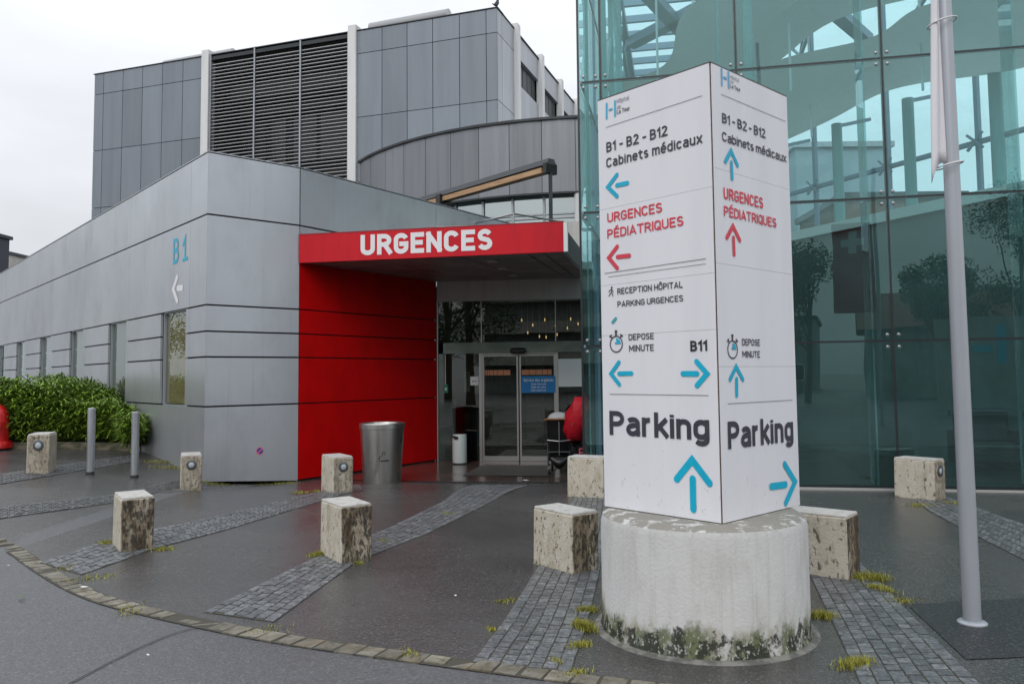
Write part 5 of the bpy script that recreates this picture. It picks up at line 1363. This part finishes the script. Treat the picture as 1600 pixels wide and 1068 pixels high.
# ================================================================== street side behind the camera (seen in the glass)
def mirror(F, px, py, L):
    d = ray(px, py).normalized(); t_ = (F.P-EYE).dot(F.n)/d.dot(F.n); q = EYE+d*t_; r_ = d-F.n*2*d.dot(F.n)
    return q+r_*(L-t_)
def tree(base, hgt, cr_, seed, lab, trunk=.18, low=.42):
    r2 = random.Random(seed); t_ = thing('tree', lab, 'tree', (base.x, base.y, 0), 'trees across the street')
    mb = MB(); x, y = base.x, base.y; lean = Vector((r2.uniform(-.3,.3), r2.uniform(-.3,.3), 0))
    mb.tube([(x, y, -.1), Vector((x, y, hgt*.3))+lean*.3, Vector((x, y, hgt*.75))+lean], [trunk, trunk*.75, trunk*.3], 8)
    cents = []
    for i in range(11):
        a = r2.uniform(0, 2*pi); rr_ = cr_*r2.uniform(.25, .85); z = hgt*r2.uniform(low, .92); rr_ *= (1-.5*abs(z/hgt-.6))
        c_ = Vector((x+cos(a)*rr_, y+sin(a)*rr_, z)); cents.append(c_)
        mb.tube([Vector((x, y, hgt*r2.uniform(.3, .5)))+lean*.5, c_], [trunk*.3, trunk*.08], 5)
    obj('trunk', mb, bark, t_)
    mb = MB()
    for c_ in cents+[Vector((x, y, hgt*.9))+lean]:
        rad = cr_*r2.uniform(.28, .5)
        for i in range(620):
            d = Vector((r2.gauss(0,1), r2.gauss(0,1), r2.gauss(0,.8))); d.normalize(); d *= rad*r2.random()**.5
            p = c_+d; s_ = r2.uniform(.05, .11); u_ = Vector((r2.gauss(0,1), r2.gauss(0,1), r2.gauss(0,1))).normalized()*s_; v_ = u_.orthogonal().normalized()*s_*.55
            mb.face([p-u_, p+v_, p+u_, p-v_], r2.uniform(-.8, .8))
    obj('crown', mb, leafd, t_)
p_ = mirror(FD, 735, 560, 46); tree(p_, 11.5, 3.6, 1, 'large dark tree across the street left of the others', .3, .26)
p_ = mirror(FD, 700, 560, 52); tree(p_, 11.5, 3.2, 4, 'round-topped tree behind the large dark one across the street', .3, .26)
for k_, (x_, y_, h_) in enumerate(((-33, 22, 9), (-42, 36, 12))): tree(Vector((x_, y_, 0)), h_, 3.2, 20+k_, 'tree on the verge beyond the hydrant, %s' % ('nearer of two', 'farther and taller of two')[k_], .2, .2)
p_ = mirror(FG, 1262, 560, 44); tree(p_, 8.5, 2.4, 2, 'slender tree beside the red flag across the street')
p_ = mirror(FG, 1475, 560, 44); tree(p_, 7.3, 2.0, 3, 'small sparse tree before the tiled house')
p_ = mirror(FG, 1600, 560, 50); tree(p_, 12, 3.4, 5, 'tall tree at the far end of the tiled house')
a_ = mirror(FG, 1355, 560, 54); b_ = mirror(FG, 1640, 560, 54)
simple_building('tiled_house', 'long low house with a clay tile roof across the street', min(a_.x, b_.x), max(a_.x, b_.x)+6, min(a_.y, b_.y)-9, min(a_.y, b_.y), 4.4, wallw, rooft, pitched=True, wins=False)
a_ = mirror(FG, 1235, 560, 70); b_ = mirror(FG, 960, 560, 70)
simple_building('street_block', 'grey flat-roofed block across the street', min(a_.x, b_.x)-3, max(a_.x, b_.x)+2, min(a_.y, b_.y)-9, min(a_.y, b_.y), 6.0, wallw, darkm)
a_ = mirror(FD, 830, 540, 75); 
bal = thing('balcony_block', 'stepped apartment block with balconies far across the street', 'building', (a_.x, a_.y, 0))
b_ = mirror(FD, 925, 540, 75); x0, x1 = sorted((a_.x, b_.x)); yy = min(a_.y, b_.y)
obj('wall', MB().box(x0-5, x1+1, yy-12, yy, -.3, 13), wallw, bal)
for k in range(4): obj('balcony', MB().box(x0-6-.5*k, x1+1.2-.5*k, yy, yy+1.5, 2.6+3*k, 3.7+3*k), plaster, bal)
# Swiss flag banner and logo wall across the street
p_ = mirror(FG, 1333, 420, 27)
rfl = thing('flag_banner', 'tall red banner with a white cross on its own pole across the street', 'flag', (p_.x, p_.y, 0))
bx, by = p_.x, p_.y
obj('banner', MB().box(bx-.6, bx+.6, by, by+.03, 3.5, 6.3), redflag, rfl)
mb = MB(); mb.box(bx-.35, bx+.35, by+.032, by+.045, 5.55, 5.8); mb.box(bx-.12, bx+.12, by+.032, by+.0452, 5.8, 6.05); mb.box(bx-.12, bx+.12, by+.032, by+.0452, 5.3, 5.55); obj('cross', mb, mat('cross_cloth', (.5,.5,.5), .8), rfl)
obj('pole', MB().tube([(bx+.68, by, -.1), (bx+.68, by, 8)], .06, 14), polep, rfl)
p_ = mirror(FG, 1535, 520, 34)
lw_ = thing('logo_board', 'pale board with a large blue H mark across the street', 'sign', (p_.x, p_.y, 0))
obj('board', MB().box(p_.x-1.6, p_.x+1.6, p_.y-.15, p_.y, .2, 3.6), wallw, lw_)
mb = MB(); mb.box(p_.x-.75, p_.x-.45, p_.y+.002, p_.y+.02, 1.9, 3.3); mb.box(p_.x+.45, p_.x+.75, p_.y+.002, p_.y+.02, 1.9, 3.3); mb.box(p_.x-.3, p_.x+.3, p_.y+.002, p_.y+.02, 2.35, 2.6); obj('logo', mb, cyan, lw_)
for s in (-1, 1): obj('leg', MB().box(p_.x+s*1.2-.05, p_.x+s*1.2+.05, p_.y-.12, p_.y-.03, -.1, .198), darkm, lw_)
